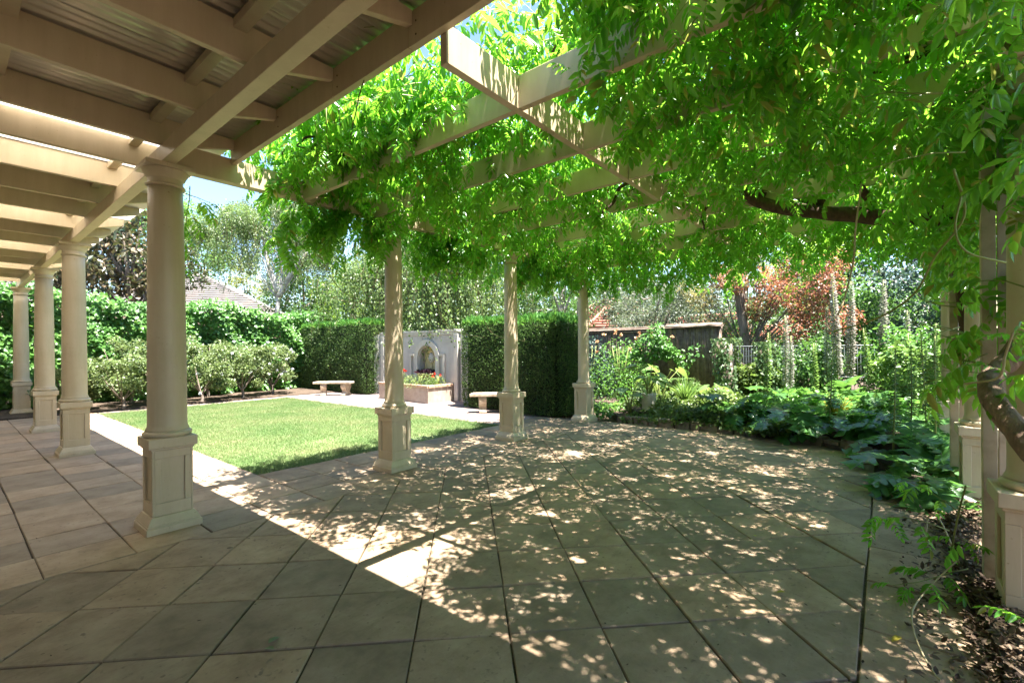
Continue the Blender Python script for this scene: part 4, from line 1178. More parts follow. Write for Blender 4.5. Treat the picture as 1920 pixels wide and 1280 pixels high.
def spike_mesh(rng, h, fat=0.085):
    m = MB().tube([(0, 0, 0), (0.01, 0, h * 0.5), (0, 0.01, h)], (0.012, 0.006), 5)
    st = m
    n = int((h * 0.72) / 0.035) * 5
    z = h * 0.26 + h * 0.74 * np.linspace(0, 1, n); a = np.arange(n) * 2.399
    P = np.c_[0.012 * np.cos(a), 0.012 * np.sin(a), z]
    X = norm(np.c_[np.cos(a), np.sin(a), np.full(n, 0.35)])
    s = fat * np.clip(1.25 - (z / h) ** 3, 0.35, 1)
    return st, scatter(leaf_t(0.75, 0.25, 0.3), P, X, np.tile([0, 0, 1.0], (n, 1)), s * rng.uniform(0.8, 1.2, n))
def acanthus(label, loc, nl, L, rng, spikes=(), rz=0.0, face=None):
    pm = M['strap'] if ('green spikes' in label or 'farthest' in label or 'short spikes' in label or 'dark spike' in label or 'pale spike' in label or 'between' in label or 'wire fence end' in label) else M['spike_petal']
    t = thing('acanthus', label, 'acanthus', loc, rz, 'acanthus plants in the garden bed')
    for k in range(nl):
        o = link('leaf', ACL[rng.integers(0, len(ACL))], t)
        a = k * 2.399 + rng.normal() * 0.3
        if face is not None and rng.random() < 0.6: a = face + rng.normal() * 0.8
        s = L * rng.uniform(0.65, 1.1)
        o.scale = (s, s, s)
        o.rotation_euler = (rng.normal() * 0.25, -rng.uniform(-0.15, 0.75) * (0.5 + 0.5 * k / nl), a)
        o.location = (0.06 * math.cos(a), 0.06 * math.sin(a), rng.random() * 0.16)
    for (dx, dy, h) in spikes:
        st, VF = spike_mesh(rng, h, 0.085 if h > 2.2 else 0.06)
        so_ = st.build('flower_spike', M['stem'], t, loc=(dx, dy, 0))
        so_.rotation_euler = (rng.normal() * 0.03, rng.normal() * 0.03, 0)
        link('petals', big_mesh('petals', VF[0], VF[1], pm), so_, kind='stuff')
    return t
FC = math.atan2(CAM.y + 3.5, CAM.x - 7)
AC_ = [((4.75, -5.0, 0.0), 13, 0.66, (), 'dark acanthus spilling onto the patio beside the second right-hand column'),
       ((5.35, -4.95, 0.03), 13, 0.72, (), 'broad leaved acanthus just behind the one beside the right-hand column'),
       ((6.2, -4.95, 0.1), 14, 0.85, ((0.1, -0.2, 1.45), (-0.2, 0.2, 1.3)), 'acanthus with two short spikes near the patio curve'),
       ((7.15, -3.45, 0.15), 14, 0.78, (), 'dark glossy acanthus overhanging the edging in the bed middle'),
       ((7.25, -4.1, 0.15), 14, 0.85, ((0.2, 0.1, 1.3),), 'acanthus with a single dark spike at the bed corner'),
       ((8.0, -3.15, 0.2), 14, 0.85, ((0.2, 0.15, 1.5),), 'acanthus with one pale spike in front of the ivy trunks'),
       ((9.85, -4.08, 0.2), 14, 1.0, ((0.0, 0.1, 2.65), (0.2, -0.05, 2.5), (-0.1, 0.3, 2.0)), 'acanthus with the tallest white flower spikes'),
       ((10.05, -4.6, 0.2), 13, 1.0, ((0.0, 0.0, 2.5), (0.2, -0.35, 1.9)), 'acanthus with tall spikes before the dark evergreen'),
       ((8.6, -3.9, 0.2), 14, 1.0, ((0.0, 0.2, 1.3),), 'acanthus lit by the sun between the tall spikes and the bed corner'),
       ((8.7, -4.7, 0.2), 14, 1.0, ((0.0, 0.2, 1.55), (0.1, -0.25, 1.45), (-0.1, -0.6, 1.4)), 'acanthus with three leafy green spikes near the right-hand row'),
       ((6.9, -5.2, 0.15), 12, 0.8, ((-0.1, 0.1, 1.5), (0.15, 0.25, 1.3)), 'acanthus with spikes close to the farthest right-hand column'),
       ((8.6, -5.6, 0.2), 12, 0.9, ((0, 0, 1.8), (0.3, 0.3, 1.6)), 'acanthus deep in shade below the wire fence end'),
       ((9.2, -3.15, 0.2), 12, 0.85, ((0.0, 0.0, 1.85), (-0.2, -0.1, 1.45)), 'acanthus with a mid height spike right of the ivy trunks'),
       ((7.6, -2.6, 0.2), 11, 0.65, (), 'smaller acanthus at the end of the ground cover drift'),
       ((4.05, -5.35, -0.02), 8, 0.5, (), 'small acanthus tucked between the two nearest right-hand columns')]
for loc, nl, L, sp, lab in AC_:
    acanthus(lab, loc, nl, L, rg, sp, 0, FC)

# ground cover along the front of the bed
rg = np.random.default_rng(95)
def cover(name, label, boxes, n, size, mat, hmax, rng, cat='ground cover'):
    PP = []
    for (x0, x1, y0, y1, z, h) in boxes:
        k = int(n * (x1 - x0) * (y1 - y0) / sum((b[1] - b[0]) * (b[3] - b[2]) for b in boxes))
        x = rng.uniform(x0, x1, k); y = rng.uniform(y0, y1, k)
        hh_ = h * (0.45 + 0.55 * np.sin(x * 4.1 + 1) * np.sin(y * 3.7)) + 0.05
        ed_ = np.minimum(1, np.minimum(np.minimum(x - x0, x1 - x), np.minimum(y - y0, y1 - y)) / 0.25)
        PP.append(np.c_[x, y, z + np.abs(hh_) * ed_ * rng.random(k) ** 0.6])
    P = np.vstack(PP); k = len(P)
    X = norm(rng.normal(size=(k, 3)) + np.array([-0.5, 0, 0.1]))
    return tag(stuff(name, scatter(leaf_t(0.62, 0.1, 0.15), P, X, norm(np.c_[rng.normal(size=(k, 2)) * 0.5 + np.array([-0.25, 0]), np.ones(k)]), rng.uniform(0.55, 1.2, k) * size), mat), label, cat)
cover('ground_cover', 'low leafy ground cover spilling over the front edge of the bed', [(7.0, 8.0, -3.0, -1.0, 0.1, 0.38), (7.05, 7.7, -1.25, -0.7, 0.05, 0.25), (8.0, 9.9, -2.9, -0.2, 0.2, 0.42), (6.75, 7.5, -3.9, -2.9, 0.1, 0.25)], 15000, 0.075, M['cover'], 0.3, rg)
cover('ground_cover', 'shaded green ground cover under the acanthus toward the wire fence', [(7.4, 10.6, -6.5, -2.9, 0.2, 0.5), (9.9, 12.9, -3.2, 0.0, 0.2, 0.4), (7.3, 9.8, -0.2, 0.45, 0.02, 0.3)], 12000, 0.1, M['green_tree'], 0.3, rg)

for (x, y, h, rd, mk, lab) in ((10.2, -3.3, 1.5, 0.75, 'mid_tree', 'green bush between the ivy trunks and the tall flower spikes'), (10.35, -5.2, 1.75, 0.85, 'ivy', 'green bush hiding the wire fence right of the tall flower spikes'), (10.0, -6.3, 1.9, 0.9, 'mid_tree', 'green bush hiding the right end of the wire fence'),
                           (9.0, -4.95, 1.35, 0.6, 'strap', 'pale green bush in the sun before the wire fence'), (9.85, -2.45, 1.1, 0.5, 'cover', 'low bush at the foot of the ivy trunks')):
    auto_tree('garden_bush', lab, (x, y, 0.15), h, rd, 4200, 0.085, M[mk], M['grey_bark'], rg, 0.05, 24, 0.36, tr=(0.025, 0.01), cat='bush', group='bushes in front of the wire fence')
# pot with arum and its big leaves
pot = thing('garden_pot', 'pale cylindrical pot standing among the leaves at the bed corner', 'pot', (7.75, -0.98, 0.1))
MB().lathe([(0.17, 0.0), (0.175, 0.06), (0.135, 0.085), (0.13, 0.2), (0.14, 0.22), (0.135, 0.24), (0.14, 0.38), (0.155, 0.4), (0.155, 0.425), (0.125, 0.425), (0.12, 0.38)], 28).build('body', M['terracotta_pot'], pot)
MB().lathe([(0.118, 0.36), (0.118, 0.385)], 20).build('soil_fill', M['soil'], pot)
def arum_leaf():
    V = []; 
    out = [(-0.22, 0.14), (-0.05, 0.27), (0.2, 0.3), (0.5, 0.22), (0.8, 0.09), (1.0, 0.0)]
    mids = [(0.0, 0, 0), (0.0, 0, 0), (0.2, 0, 0.02), (0.5, 0, -0.02), (0.8, 0, -0.12), (1.0, 0, -0.24)]
    V = [mids[0]]
    F = []
    for x, _, z in mids[2:]: V.append((x, 0, z))
    # 0 base,1..4 mids
    for s in (1, -1):
        o = len(V)
        for (x, w_), (mx, _, mz) in zip(out[:-1], mids[:-1]): V.append((x, s * w_, mz + 0.06 * w_))
        fs = [(0, o, o + 1), (0, o + 1, o + 2, 1), (1, o + 2, o + 3, 2), (2, o + 3, o + 4, 3), (3, o + 4, 4)]
        for q in fs: F.append(q if s < 0 else tuple(reversed(q)))
    return MB().add(V, F, True).mesh('leaf', M['big_leaf'])
AL = arum_leaf()
def arum(label, loc, n, h, size, rng, name='arum'):
    t = thing(name, label, 'plant', loc, 0, 'broad leaved arum plants')
    for k in range(n):
        a = rng.random() * 6.283; q = rng.uniform(0.15, 0.5) * h; zz = h * rng.uniform(0.45, 1.05)
        m = MB().tube(spline([(0.02 * math.cos(a), 0.02 * math.sin(a), 0), (q * 0.35 * math.cos(a), q * 0.35 * math.sin(a), zz * 0.6), (q * math.cos(a), q * math.sin(a), zz)], 8), (0.014, 0.007), 5)
        stm = m.build('leaf_stalk', M['stem'], t)
        o = link('leaf', AL, t, (q * math.cos(a), q * math.sin(a), zz))
        s = size * rng.uniform(0.7, 1.15)
        o.scale = (s, s, s)
        o.rotation_euler = (rng.normal() * 0.35, rng.uniform(-0.1, 0.8), a + rng.normal() * 0.3)
arum('broad pale leaved arum growing from the pale pot', (7.78, -0.98, 0.45), 9, 0.62, 0.36, rg)
arum('broad leaved arum arching low left of the pot', (7.65, -0.62, 0.1), 6, 0.62, 0.4, rg)
arum('broad leaved arum behind the pot against the brush fence', (8.6, -0.9, 0.2), 8, 0.85, 0.34, rg)
arum('single pale arum clump right of the strap leaves', (8.7, -1.9, 0.2), 5, 0.5, 0.4, rg)
def strap_plant(label, loc, n, L, mat, rng, name='strap_plant', group=None, w=0.03):
    t = thing(name, label, 'plant', loc, 0, group)
    k = 6
    VV = []; FF = []
    for i in range(n):
        a = rng.random() * 6.283; l = L * rng.uniform(0.6, 1.15); b = rng.uniform(0.15, 0.75)
        u = np.linspace(0, 1, k)
        r = l * b * u ** 1.3 * 0.8; z = l * (u - 0.55 * b * u ** 2.4)
        c, s_ = math.cos(a), math.sin(a)
        ww = w * np.array([0.8, 1, 1, 0.8, 0.5, 0.08])
        o = len(VV) * 0 + sum(len(x) for x in VV)
        L_ = np.c_[r * c - ww * s_ / 2 + 0.03 * c, r * s_ + ww * c / 2 + 0.03 * s_, z]; R_ = np.c_[r * c + ww * s_ / 2 + 0.03 * c, r * s_ - ww * c / 2 + 0.03 * s_, z]
        VV.append(np.vstack([L_, R_]))
        FF.append(np.array([(o + j, o + j + k, o + j + 1 + k, o + j + 1) for j in range(k - 1)]))
    stuff('foliage', (np.vstack(VV), np.vstack(FF)), mat, t)
    return t
strap_plant('arching strap leaved clump in front of the brush fence end', (8.55, -1.45, 0.2), 130, 0.7, M['strap'], rg, w=0.026, group='strap leaved clumps')
strap_plant('smaller strap leaved clump left of the ivy trunks', (9.2, -1.35, 0.2), 90, 0.6, M['strap'], rg, w=0.026, group='strap leaved clumps')
strap_plant('glowing yellow grassy tuft among the dark acanthus', (8.05, -4.05, 0.2), 110, 0.5, M['yellow_strap'], rg, w=0.02, group='strap leaved clumps')
# climbers and roses on the brush fence
clump_plant('climbing_rose', 'apricot flowered rose bush against the brush fence behind the corner column', 'rose bush', (9.5, 0.5, 0.15), 2400, 0.07, 0.8, 1.55, M['ivy'], LT, rg, M['orange_petal'], 8, 0.07)
clump_plant('climbing_rose', 'dark shrub in the gap between rounded hedge and brush fence', 'rose bush', (9.5, 1.35, 0.1), 2400, 0.08, 0.75, 1.65, M['dark_tree'], LT, rg)
t = thing('fence_climber', 'orange tipped climber tumbling over the brush fence', 'climber', (9.92, -0.35, 1.45))
n = 1500
yy = rg.normal(size=n) * 0.38; top_ = 0.42 + 0.22 * np.sin(yy * 5 + 1) - 0.5 * np.abs(yy); low_ = -0.28 - 0.35 * np.clip(np.sin(yy * 7), 0, 1)
zz2 = low_ + (top_ - low_) * rg.random(n)
P = np.c_[-0.06 - 0.28 * rg.random(n) * np.clip(1 - np.abs(zz2), 0.2, 1) + np.where(zz2 > 0.35, 0.3 * rg.random(n), 0), yy, zz2]
stuff('foliage', scatter(LT, P, norm(rg.normal(size=(n, 3)) + np.array([-0.5, 0, -0.6])), norm(rg.normal(size=(n, 3)) * 0.4 + np.array([-0.6, 0, 0.8])), rg.uniform(0.05, 0.11, n)), M['ivy'], t)
for k in range(9):
    c = np.array([rg.uniform(-0.15, 0.2), rg.normal() * 0.4, 0.33 + rg.normal() * 0.06]); D = norm(rg.normal(size=(14, 3)) + np.array([0, 0, 0.5]))
    link('flower', big_mesh('flower', *scatter(kite_t(0.8, 0.1), c + D * 0.004, D, rnd_dir(14, rg), rg.uniform(0.035, 0.06, 14)), M['orange_petal']), t)
MB().tube(spline([(-0.1, 0.05, -1.25), (-0.14, 0.1, -0.6), (-0.08, 0, 0.2)], 10), 0.02, 6).build('trunk', M['brown_stem'], t)
clump_plant('agapanthus', 'lilac blue agapanthus heads glimpsed through the wire fence', 'plant', (11.6, -2.6, 0.2), 160, 0.3, 0.5, 0.7, M['strap'], leaf_t(0.1, 0.1, 0.4), rg, M['blue_petal'], 7, 0.11)

# fern fronds by the fence
def frond_plant(label, loc, n, L, rng):
    t = thing('fern', label, 'fern', loc)
    k = 14
    for i in range(n):
        a = math.pi + rng.normal() * 1.1
        u = np.linspace(0.1, 1, k)
        mid_ = np.c_[L * u * 0.8, np.zeros(k), L * (0.75 * u - 0.55 * u ** 2)]
        P = np.repeat(mid_, 2, axis=0)
        X = np.tile(np.array([[0.35, 1, -0.1], [0.35, -1, -0.1]]), (k, 1))
        s = np.repeat(L * 0.26 * np.sin(np.linspace(0.35, 2.95, k)), 2)
        o = link('frond', big_mesh('frond', *scatter(kite_t(0.28, 0.02), P, X, np.tile([0, 0, 1.0], (2 * k, 1)), s), M['big_leaf']), t)
        o.rotation_euler = (0, 0, a); 
frond_plant('fern with pale feathery fronds in front of the brush fence', (9.75, -0.75, 0.55), 6, 0.75, rg)

# ------------------------------------------------------------------ wisteria
rg = np.random.default_rng(101)
vine = thing('wisteria', 'wisteria vine with pinnate leaves covering the pergola, trunk at right-hand columns', 'vine', (0, 0, 0))
def pinnate(rng, pairs=5, droop=0.5, lw=0.36):
    parts = []
    lt = leaf_t(lw, 0.16, 0.18)
    u = np.linspace(0.22, 0.92, pairs)
    f = lambda t: np.array([t * (1 - 0.18 * droop * t), 0, -droop * 0.42 * t * t])
    P, X, N, Sx = [], [], [], []
    for t in u:
        tn = norm(f(t + 0.02) - f(t))
        for s in (1, -1):
            P.append(f(t + rng.normal() * 0.012))
            d = tn * rng.uniform(0.35, 0.7) + np.array([0, s, 0]) + np.array([0, 0, -rng.uniform(0.15, 0.95)])
            X.append(d); N.append(np.array([0, 0, 1.0]) + np.array([0.3, s * 0.8, 0]) * 0.4 + rng.normal(size=3) * 0.2)
            Sx.append(rng.uniform(0.31, 0.41) * (1 - 0.22 * abs(t - 0.5)))
    P.append(f(0.97)); X.append(norm(f(1.0) - f(0.9)) + np.array([0, rng.normal() * 0.2, -0.2])); N.append(np.array([0, 0, 1.0])); Sx.append(0.32)
    parts.append(scatter(lt, np.array(P), np.array(X), np.array(N), np.array(Sx)))
    r = [f(t) for t in (0, 0.5, 0.97)]
    V = np.array([r[0] + (0, 0.006, 0), r[0] - (0, 0.006, 0), r[1] - (0, 0.005, 0), r[1] + (0, 0.005, 0), r[2] - (0, 0.003, 0), r[2] + (0, 0.003, 0)])
    parts.append((V, np.array([(0, 1, 2, 3), (3, 2, 4, 5)])))
    return join(parts)
PT = [pinnate(rg, 5, d, w) for d, w in ((0.35, 0.36), (0.7, 0.34), (1.0, 0.38), (0.55, 0.32))]
LP, LX, LN, LS = [], [], [], []
SH = MB()
def shoot(p, d, L, droop, rng, step=0.062, ls=0.27, bare=0.1, draw=True):
    p = np.array(p, float); d = norm(np.array(d, float)); pts = [p.copy()]
    k = int(L / step)
    for i in range(k):
        d = norm(d + np.array([0, 0, -droop * step]) + rng.normal(size=3) * 0.09)
        p = p + d * step
        pts.append(p.copy())
        if i < bare * k: continue
        side = norm(np.cross(d, np.array([0, 0, 1.0])) + 1e-4) * (1 if i % 2 else -1)
        x = norm(side * rng.uniform(0.5, 1) + d * rng.uniform(0, 0.7) + np.array([0, 0, rng.uniform(-0.75, 0.2)]))
        LP.append(p.copy()); LX.append(x)
        LN.append(norm(np.array([0, 0, 1.0]) + rng.normal(size=3) * 0.28)); LS.append(ls * rng.uniform(0.55, 1.25) * (0.65 + 0.35 * min(1, (k - i) / 4)))
    if draw and len(pts) > 2:
        SH.tube(pts[::2] if len(pts) > 6 else pts, (0.005, 0.002), 3)
def zone(n, x, y, z, L, droop, rng, dirf=None, ls=0.27, rej=None):
    c = 0
    while c < n:
        p = np.array([rng.uniform(*x), rng.uniform(*y), rng.uniform(*z)])
        if rej is not None and rej(p, rng): continue
        a = rng.random() * 6.283
        d = np.array([math.cos(a), math.sin(a), rng.uniform(-0.15, 0.45)]) if dirf is None else dirf(rng)
        shoot(p, d, rng.uniform(*L), droop, rng, ls=ls)
        c += 1
def nz(p):
    return math.sin(p[0] * 2.1 + 0.6) * math.sin(p[1] * 2.4 + 1.1) + 0.5 * math.sin(p[0] * 4.7 + p[1] * 3.1)
# canopy above the beams
zone(1700, (0.95, 7.8), (-5.9, 0.3), (3.3, 3.75), (0.4, 0.8), 0.5, rg, ls=0.25, rej=lambda p, r: nz(p) < -1.25 or (p[0] < 1.2 and -3.4 < p[1] < -2.4))
zone(50, (1.0, 1.5), (-1.9, 0.1), (3.3, 3.5), (0.4, 0.7), 1.0, rg)
# hanging below the beams in clumps
zone(120, (1.3, 7.2), (-5.0, -0.3), (3.0, 3.25), (0.3, 0.65), 2.6, rg, rej=lambda p, r: nz(p) < 0.1 or (abs(p[1] + 2.84) < 0.4 and p[0] < 3.8))
zone(60, (0.65, 1.3), (-5.8, -3.7), (3.3, 3.6), (0.4, 0.9), 0.8, rg)
zone(110, (0.9, 3.6), (-5.3, -3.3), (2.95, 3.3), (0.3, 0.6), 2.2, rg, ls=0.25)
zone(40, (1.4, 4.2), (-2.5, -0.4), (3.0, 3.25), (0.3, 0.6), 2.4, rg)
zone(70, (4.8, 7.7), (-4.8, 0.2), (2.95, 3.25), (0.4, 0.75), 3.0, rg)
zone(36, (0.85, 1.14), (-5.2, -3.25), (3.15, 3.4), (0.3, 0.55), 2.8, rg, ls=0.24)
zone(44, (0.88, 1.16), (-2.3, -0.35), (3.15, 3.4), (0.3, 0.5), 2.6, rg, ls=0.24, rej=lambda p, r: -2.0 < p[1] < -1.75)
# curtain outside the lawn-side beam
zone(170, (1.15, 7.3), (-0.1, 0.2), (3.0, 3.45), (0.4, 0.8), 2.6, rg, dirf=lambda r: np.array([r.normal() * 0.6, r.uniform(-0.1, 0.4), r.uniform(-0.5, 0.2)]), rej=lambda p, r: r.random() < 0.25 + 0.5 * (math.sin(p[0] * 3.1) > 0.4))
# far end curtain
zone(45, (7.1, 7.7), (-5.0, 0.2), (2.9, 3.4), (0.5, 0.9), 2.6, rg)
# mass around the right-hand row
zone(110, (2.1, 6.6), (-5.9, -5.15), (2.5, 3.4), (0.45, 0.9), 1.6, rg, dirf=lambda r: np.array([r.normal() * 0.7 - 0.2, r.uniform(0.0, 1.0), r.uniform(-0.5, 0.4)]), ls=0.3)
zone(48, (1.9, 3.8), (-5.75, -5.3), (1.35, 2.7), (0.25, 0.45), 1.2, rg, dirf=lambda r: np.array([r.normal() * 0.6 - 0.3, r.uniform(0.1, 0.9), r.uniform(-0.3, 0.4)]), ls=0.29)
zone(16, (2.2, 3.4), (-5.3, -5.05), (1.2, 1.8), (0.3, 0.5), 0.8, rg, dirf=lambda r: np.array([r.normal() * 0.5, r.uniform(0.2, 1.0), r.uniform(-0.1, 0.4)]), ls=0.3)
# sprays at the verandah end
for p, d, L in (((0.6, -1.5, 3.25), (0.1, 0.2, -1), 0.4), ((0.62, -1.3, 3.2), (0.3, 0.3, -0.6), 0.4), ((0.24, 0.22, 2.95), (0.05, 0.1, -1), 0.85), ((0.2, 0.3, 2.9), (0.5, -0.1, -0.05), 0.3)):
    shoot(p, d, L, 1.0, rg, ls=0.24)
for p, d, L, dr in (((2.0, -5.0, 2.4), (-0.3, 0.6, 0.1), 0.5, 0.8), ((1.7, -4.9, 2.6), (0.3, 0.4, 0.2), 0.5, 0.5), ((2.9, -5.0, 0.25), (-0.4, 0.7, 0.5), 0.45, 1.5), ((2.7, -5.15, 0.2), (-0.7, 0.3, 0.6), 0.4, 1.2), ((3.0, -5.1, 0.3), (0.1, 0.6, 0.5), 0.4, 1.2), ((2.55, -5.05, 0.15), (-0.8, 0.5, 0.25), 0.5, 0.7), ((2.0, -5.3, 0.1), (-0.5, 0.5, 0.5), 0.3, 1.0)):
    shoot(p, d, L, dr, rg, ls=0.22, bare=0.2)
LP, LX, LN, LS = map(np.array, (LP, LX, LN, LS))
ok_ = ~((LP[:, 2] < 2.62) & (LP[:, 2] > 0.75) & (LP[:, 1] > -5.02) & (LP[:, 1] < -2.5) & (LP[:, 0] < 6.5)) & ~((LP[:, 0] < 0.56) & (LP[:, 1] < -0.1))
LP, LX, LN, LS = LP[ok_], LX[ok_], LN[ok_], LS[ok_]
# the leaves that show largest become parts; the rest is one joined part
rel = LP - np.array(CAM)
zf = rel @ np.array(FWD); xr = rel @ np.array(RGT); zz_ = rel[:, 2]
inv = (zf > 0.5) & (np.abs(xr / zf) < 1.12) & (np.abs(zz_ / zf) < 0.76)
dist = np.where(inv, zf, 1e9)
order = np.argsort(dist)
near = order[:300]; rest = order[300:]
LM = [big_mesh('leaf', V, F, M['vine']) for V, F in PT]
for i in near:
    k = i % len(PT)
    o = link('leaf', LM[k], vine)
    x = LX[i]; y_ = norm(np.cross(LN[i], x)); z_ = np.cross(x, y_); s = LS[i]
    o.matrix_world = Matrix(((x[0] * s, y_[0] * s, z_[0] * s, LP[i][0]), (x[1] * s, y_[1] * s, z_[1] * s, LP[i][1]), (x[2] * s, y_[2] * s, z_[2] * s, LP[i][2]), (0, 0, 0, 1)))
parts = []
for k in range(len(PT)):
    j = rest[rest % len(PT) == k]
    parts.append(scatter(PT[k], LP[j], LX[j], LN[j], LS[j]))
stuff('foliage', join(parts), M['vine'], vine)
SH.build('shoots', M['stem'], vine, kind='stuff')
# woody limbs
def limb(name, pts, r, mat=M['bark'], n=9, wob=0.25, k=26):
    return MB().tube(spline(pts, k), r, n, wob).build(name, mat, vine)
limb('trunk', [(1.1, -5.6, -0.05), (1.35, -5.4, 0.6), (1.68, -5.17, 1.0), (2.05, -5.085, 1.24), (2.3, -5.2, 1.4), (2.6, -5.5, 1.9), (2.62, -5.5, 2.5), (2.6, -5.2, 3.3)], (0.055, 0.045, 0.04), M['trunk_bark'], 12, 0.4, 60)
limb('trunk', [(5.0, -5.55, 0), (4.95, -5.35, 1.2), (4.85, -5.25, 2.2), (4.69, -5.11, 2.67), (4.6, -4.85, 2.66), (4.53, -4.45, 2.75), (4.43, -4.0, 2.86), (4.38, -3.62, 3.02), (4.3, -3.3, 3.3)], (0.09, 0.075, 0.075, 0.05))
limb('branch', [(4.4, -3.7, 3.08), (4.2, -3.1, 3.3), (3.8, -2.6, 3.33), (3.25, -1.9, 3.3), (3.06, -1.5, 3.09), (2.93, -1.2, 3.03), (2.85, -0.95, 2.82)], (0.04, 0.018))
limb('branch', [(3.6, -2.7, 3.3), (3.45, -2.47, 3.19), (3.4, -2.4, 3.02), (3.27, -2.25, 2.85)], (0.025, 0.012))
limb('branch', [(2.6, -5.0, 3.25), (3.0, -4.3, 3.4), (3.3, -3.7, 3.62), (2.77, -3.54, 3.49), (2.35, -3.34, 3.37), (2.22, -3.18, 3.45)], (0.04, 0.02))
limb('branch', [(2.6, -5.0, 3.3), (1.9, -4.0, 3.5), (1.5, -3.1, 3.62), (1.53, -2.8, 3.25), (1.55, -2.7, 3.22)], (0.035, 0.022))
limb('branch', [(1.55, -2.9, 3.4), (1.9, -2.1, 3.6), (2.16, -1.52, 3.65), (2.15, -1.5, 3.33)], (0.022, 0.018))
limb('branch', [(2.16, -1.5, 3.35), (1.9, -1.1, 3.3), (1.6, -0.7, 3.25), (1.2, -0.4, 3.3)], (0.02, 0.01))
limb('branch', [(4.3, -3.4, 3.28), (4.1, -3.15, 2.95), (4.01, -3.17, 2.72)], (0.02, 0.01))
limb('branch', [(4.5, -4.2, 2.9), (5.2, -3.2, 3.35), (5.8, -2.0, 3.35), (6.2, -0.8, 3.3)], (0.045, 0.02))
limb('branch', [(4.6, -4.6, 2.85), (3.6, -4.2, 3.3), (3.0, -3.6, 3.35)], (0.04, 0.02))
rr_ = np.random.default_rng(131)
for k in range(16):
    x0, y0 = rr_.uniform(1.0, 6.5), rr_.uniform(-5.2, -0.3)
    a = rr_.uniform(0, 6.283); pts = []
    for q in range(6):
        pts.append((x0, y0, 3.235 + 0.12 * rr_.random() - (0.3 * rr_.random() if q == 5 else 0)))
        a += rr_.normal() * 0.5
        x0 = min(7.3, max(0.8, x0 + 0.32 * math.cos(a))); y0 = min(0.2, max(-5.5, y0 + 0.32 * math.sin(a)))
    limb('runner', pts, (rr_.uniform(0.008, 0.016), 0.005), M['bark'], 6, 0.2, 20)
def tendril(pts, r=0.004, mat=None, k=30):
    return MB().tube(spline(pts, k), r, 5).build('tendril', mat or M['stem'], vine)
tendril([(1.25, -2.85, 3.22), (0.95, -2.75, 3.26), (0.6, -2.62, 3.42), (0.5, -2.2, 3.2), (0.55, -1.95, 3.0), (0.75, -1.6, 3.1), (0.95, -1.2, 3.0)], 0.004, M['brown_stem'])
tendril([(0.52, -1.791, 3.14), (0.54, -1.79, 2.98)], 0.003, M['brown_stem'], 4)
tendril([(2.576, -4.572, 2.5), (2.56, -4.54, 2.2), (2.541, -4.528, 1.997), (2.5, -4.48, 1.75), (2.45, -4.45, 1.65)], 0.006, M['dry_stem'])
tendril([(1.9, -4.95, 2.3), (2.05, -5.0, 2.1), (2.2, -4.9, 1.93), (2.35, -4.82, 1.75), (2.5, -4.65, 1.62), (2.8, -4.4, 1.55)], 0.006, M['stem'])
tendril([(1.85, -4.97, 2.15), (1.86, -4.95, 2.0), (1.95, -5.0, 1.9), (2.1, -5.15, 1.85)], 0.005, M['stem'])
tendril([(1.75, -5.12, 1.5), (1.78, -5.1, 1.4), (1.8, -5.08, 1.3), (2.1, -5.0, 1.25)], 0.005, M['dry_stem'])
for (x0, y0, z0, x1, y1, z1, sg) in ((1.4, 0.3, 2.75, 3.1, 0.55, 2.0, 0.25), (2.4, 0.35, 2.7, 1.9, 0.7, 2.1, 0.3), (3.2, 0.35, 2.6, 4.6, 0.7, 1.65, 0.3), (4.2, 0.4, 2.5, 5.9, 0.8, 1.6, 0.3), (1.2, 0.3, 2.8, 1.9, 0.6, 2.35, 0.2), (5.4, 0.3, 2.5, 6.3, 0.5, 1.85, 0.25), (2.9, 0.3, 2.6, 2.5, 0.7, 1.65, 0.2)):
    tendril([(x0, y0, z0), (x0 * 0.7 + x1 * 0.3, y0 * 0.6 + y1 * 0.4, z0 * 0.5 + z1 * 0.5 - sg), (x1, y1, z1), (x1 + 0.12, y1 + 0.02, z1 + 0.03)], 0.0045, M['dry_stem'] if sg > 0.27 else M['stem'])

# ------------------------------------------------------------------ litter, fallen leaves, stems at right
rg = np.random.default_rng(111)
n = 11000
x = rg.uniform(0.9, 5.4, n); y = -5.0 - np.abs(rg.normal(size=n)) * 0.32 + np.where(rg.random(n) < 0.18, rg.random(n) * 0.3, 0)
P = np.c_[x, y, np.where(y > -5.08, 0.004, 0.065) + rg.random(n) ** 2 * 0.05]
tag(stuff('leaf_litter', scatter(leaf_t(0.42, 0.25, -0.25), P, norm(np.c_[rg.normal(size=(n, 2)), rg.normal(size=n) * 0.25]), norm(np.c_[rg.normal(size=(n, 2)) * 0.5, np.ones(n)]), rg.uniform(0.018, 0.055, n)), M['litter']), 'drift of dry brown leaves beside the right-hand columns', 'leaf litter')
n = 900
P = np.c_[rg.uniform(-1.5, 6.8, n), rg.uniform(-4.6, 0.9, n), np.full(n, 0.003)]
P[: n // 2, 1] = -5.0 + np.abs(rg.normal(size=n // 2)) * 0.5
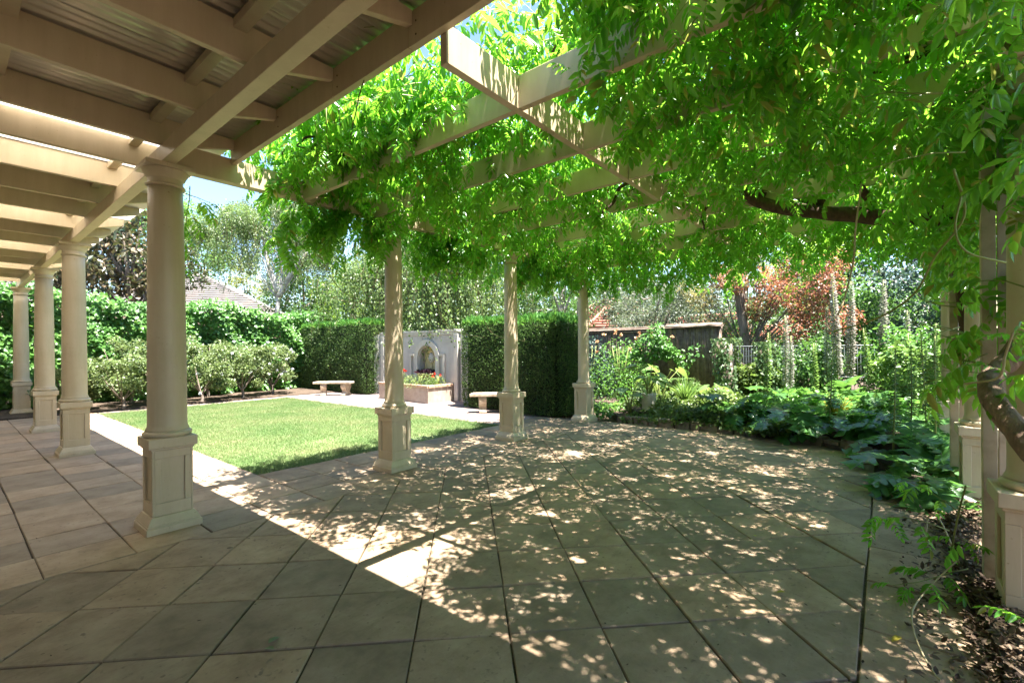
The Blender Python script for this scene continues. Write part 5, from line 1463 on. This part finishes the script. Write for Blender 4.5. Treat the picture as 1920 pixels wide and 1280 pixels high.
tag(stuff('leaf_crumbs', scatter(leaf_t(0.5, 0.2, -0.2), P, norm(np.c_[rg.normal(size=(n, 2)), np.zeros(n)]), np.tile([0, 0, 1.0], (n, 1)), rg.uniform(0.008, 0.024, n)), M['litter']), 'tiny dry leaf crumbs scattered over the paving', 'debris')
fl = leaf_t(0.45, 0.15, 0.15)
FM = [big_mesh('fallen_leaf', np.c_[fl[0][:, 0] - 0.5, fl[0][:, 1], fl[0][:, 2] + 0.12], fl[1], M[k]) for k in ('rose', 'litter', 'yellow_strap')]
for (px, py, s, rz, k, lab) in [(-0.155, -2.31, 0.075, 0.4, 0, 'grey green fallen leaf on the shaded paving, front left'), (-0.2, -2.36, 0.06, 1.9, 0, 'second fallen leaf beside the grey green one'),
                                (0.13, -0.95, 0.05, 0.2, 1, 'brown fallen leaf on the paving before the corner column'), (1.75, -4.72, 0.07, 2.6, 2, 'slim yellow fallen leaf on the right paving border'),
                                (1.45, -4.85, 0.045, 1.1, 2, 'small yellow fallen leaf at the bottom right'), (2.7, -3.9, 0.05, 0.7, 2, 'pale fallen leaf in the dappled paving'), (1.9, -4.2, 0.05, 2.0, 2, 'yellowish fallen leaf near the right paving joint')]:
    o = link('fallen_leaf', FM[k], None, (px, py, 0.006))
    o.scale = (s, s, s); o.rotation_euler = (0, 0, rz)
    tag(o, lab, 'leaf', 'fallen leaves on the paving')
t = tag(MB().tube(spline([(1.32, -4.95, 0.02), (1.55, -4.83, 0.03), (1.85, -4.78, 0.09), (2.2, -4.85, 0.1), (2.5, -5.0, 0.2)], 20), 0.004, 5).build('dry_stem', M['dry_stem']), 'thin dry stem lying over the right paving border', 'stem')
t = tag(MB().tube(spline([(3.2, -4.9, 0.03), (3.25, -4.92, 0.22), (3.1, -4.97, 0.25), (2.9, -5.05, 0.04)], 20), 0.005, 5).build('dry_stem', M['dry_stem']), 'reddish dry stem arching out of the leaf litter', 'stem')
t = tag(MB().tube(spline([(2.9, -5.0, 0.06), (2.75, -5.03, 0.4), (2.6, -5.05, 0.62)], 14), 0.005, 5).build('dry_stem', M['stem']), 'green stem leaning diagonally before the timber screen', 'stem')
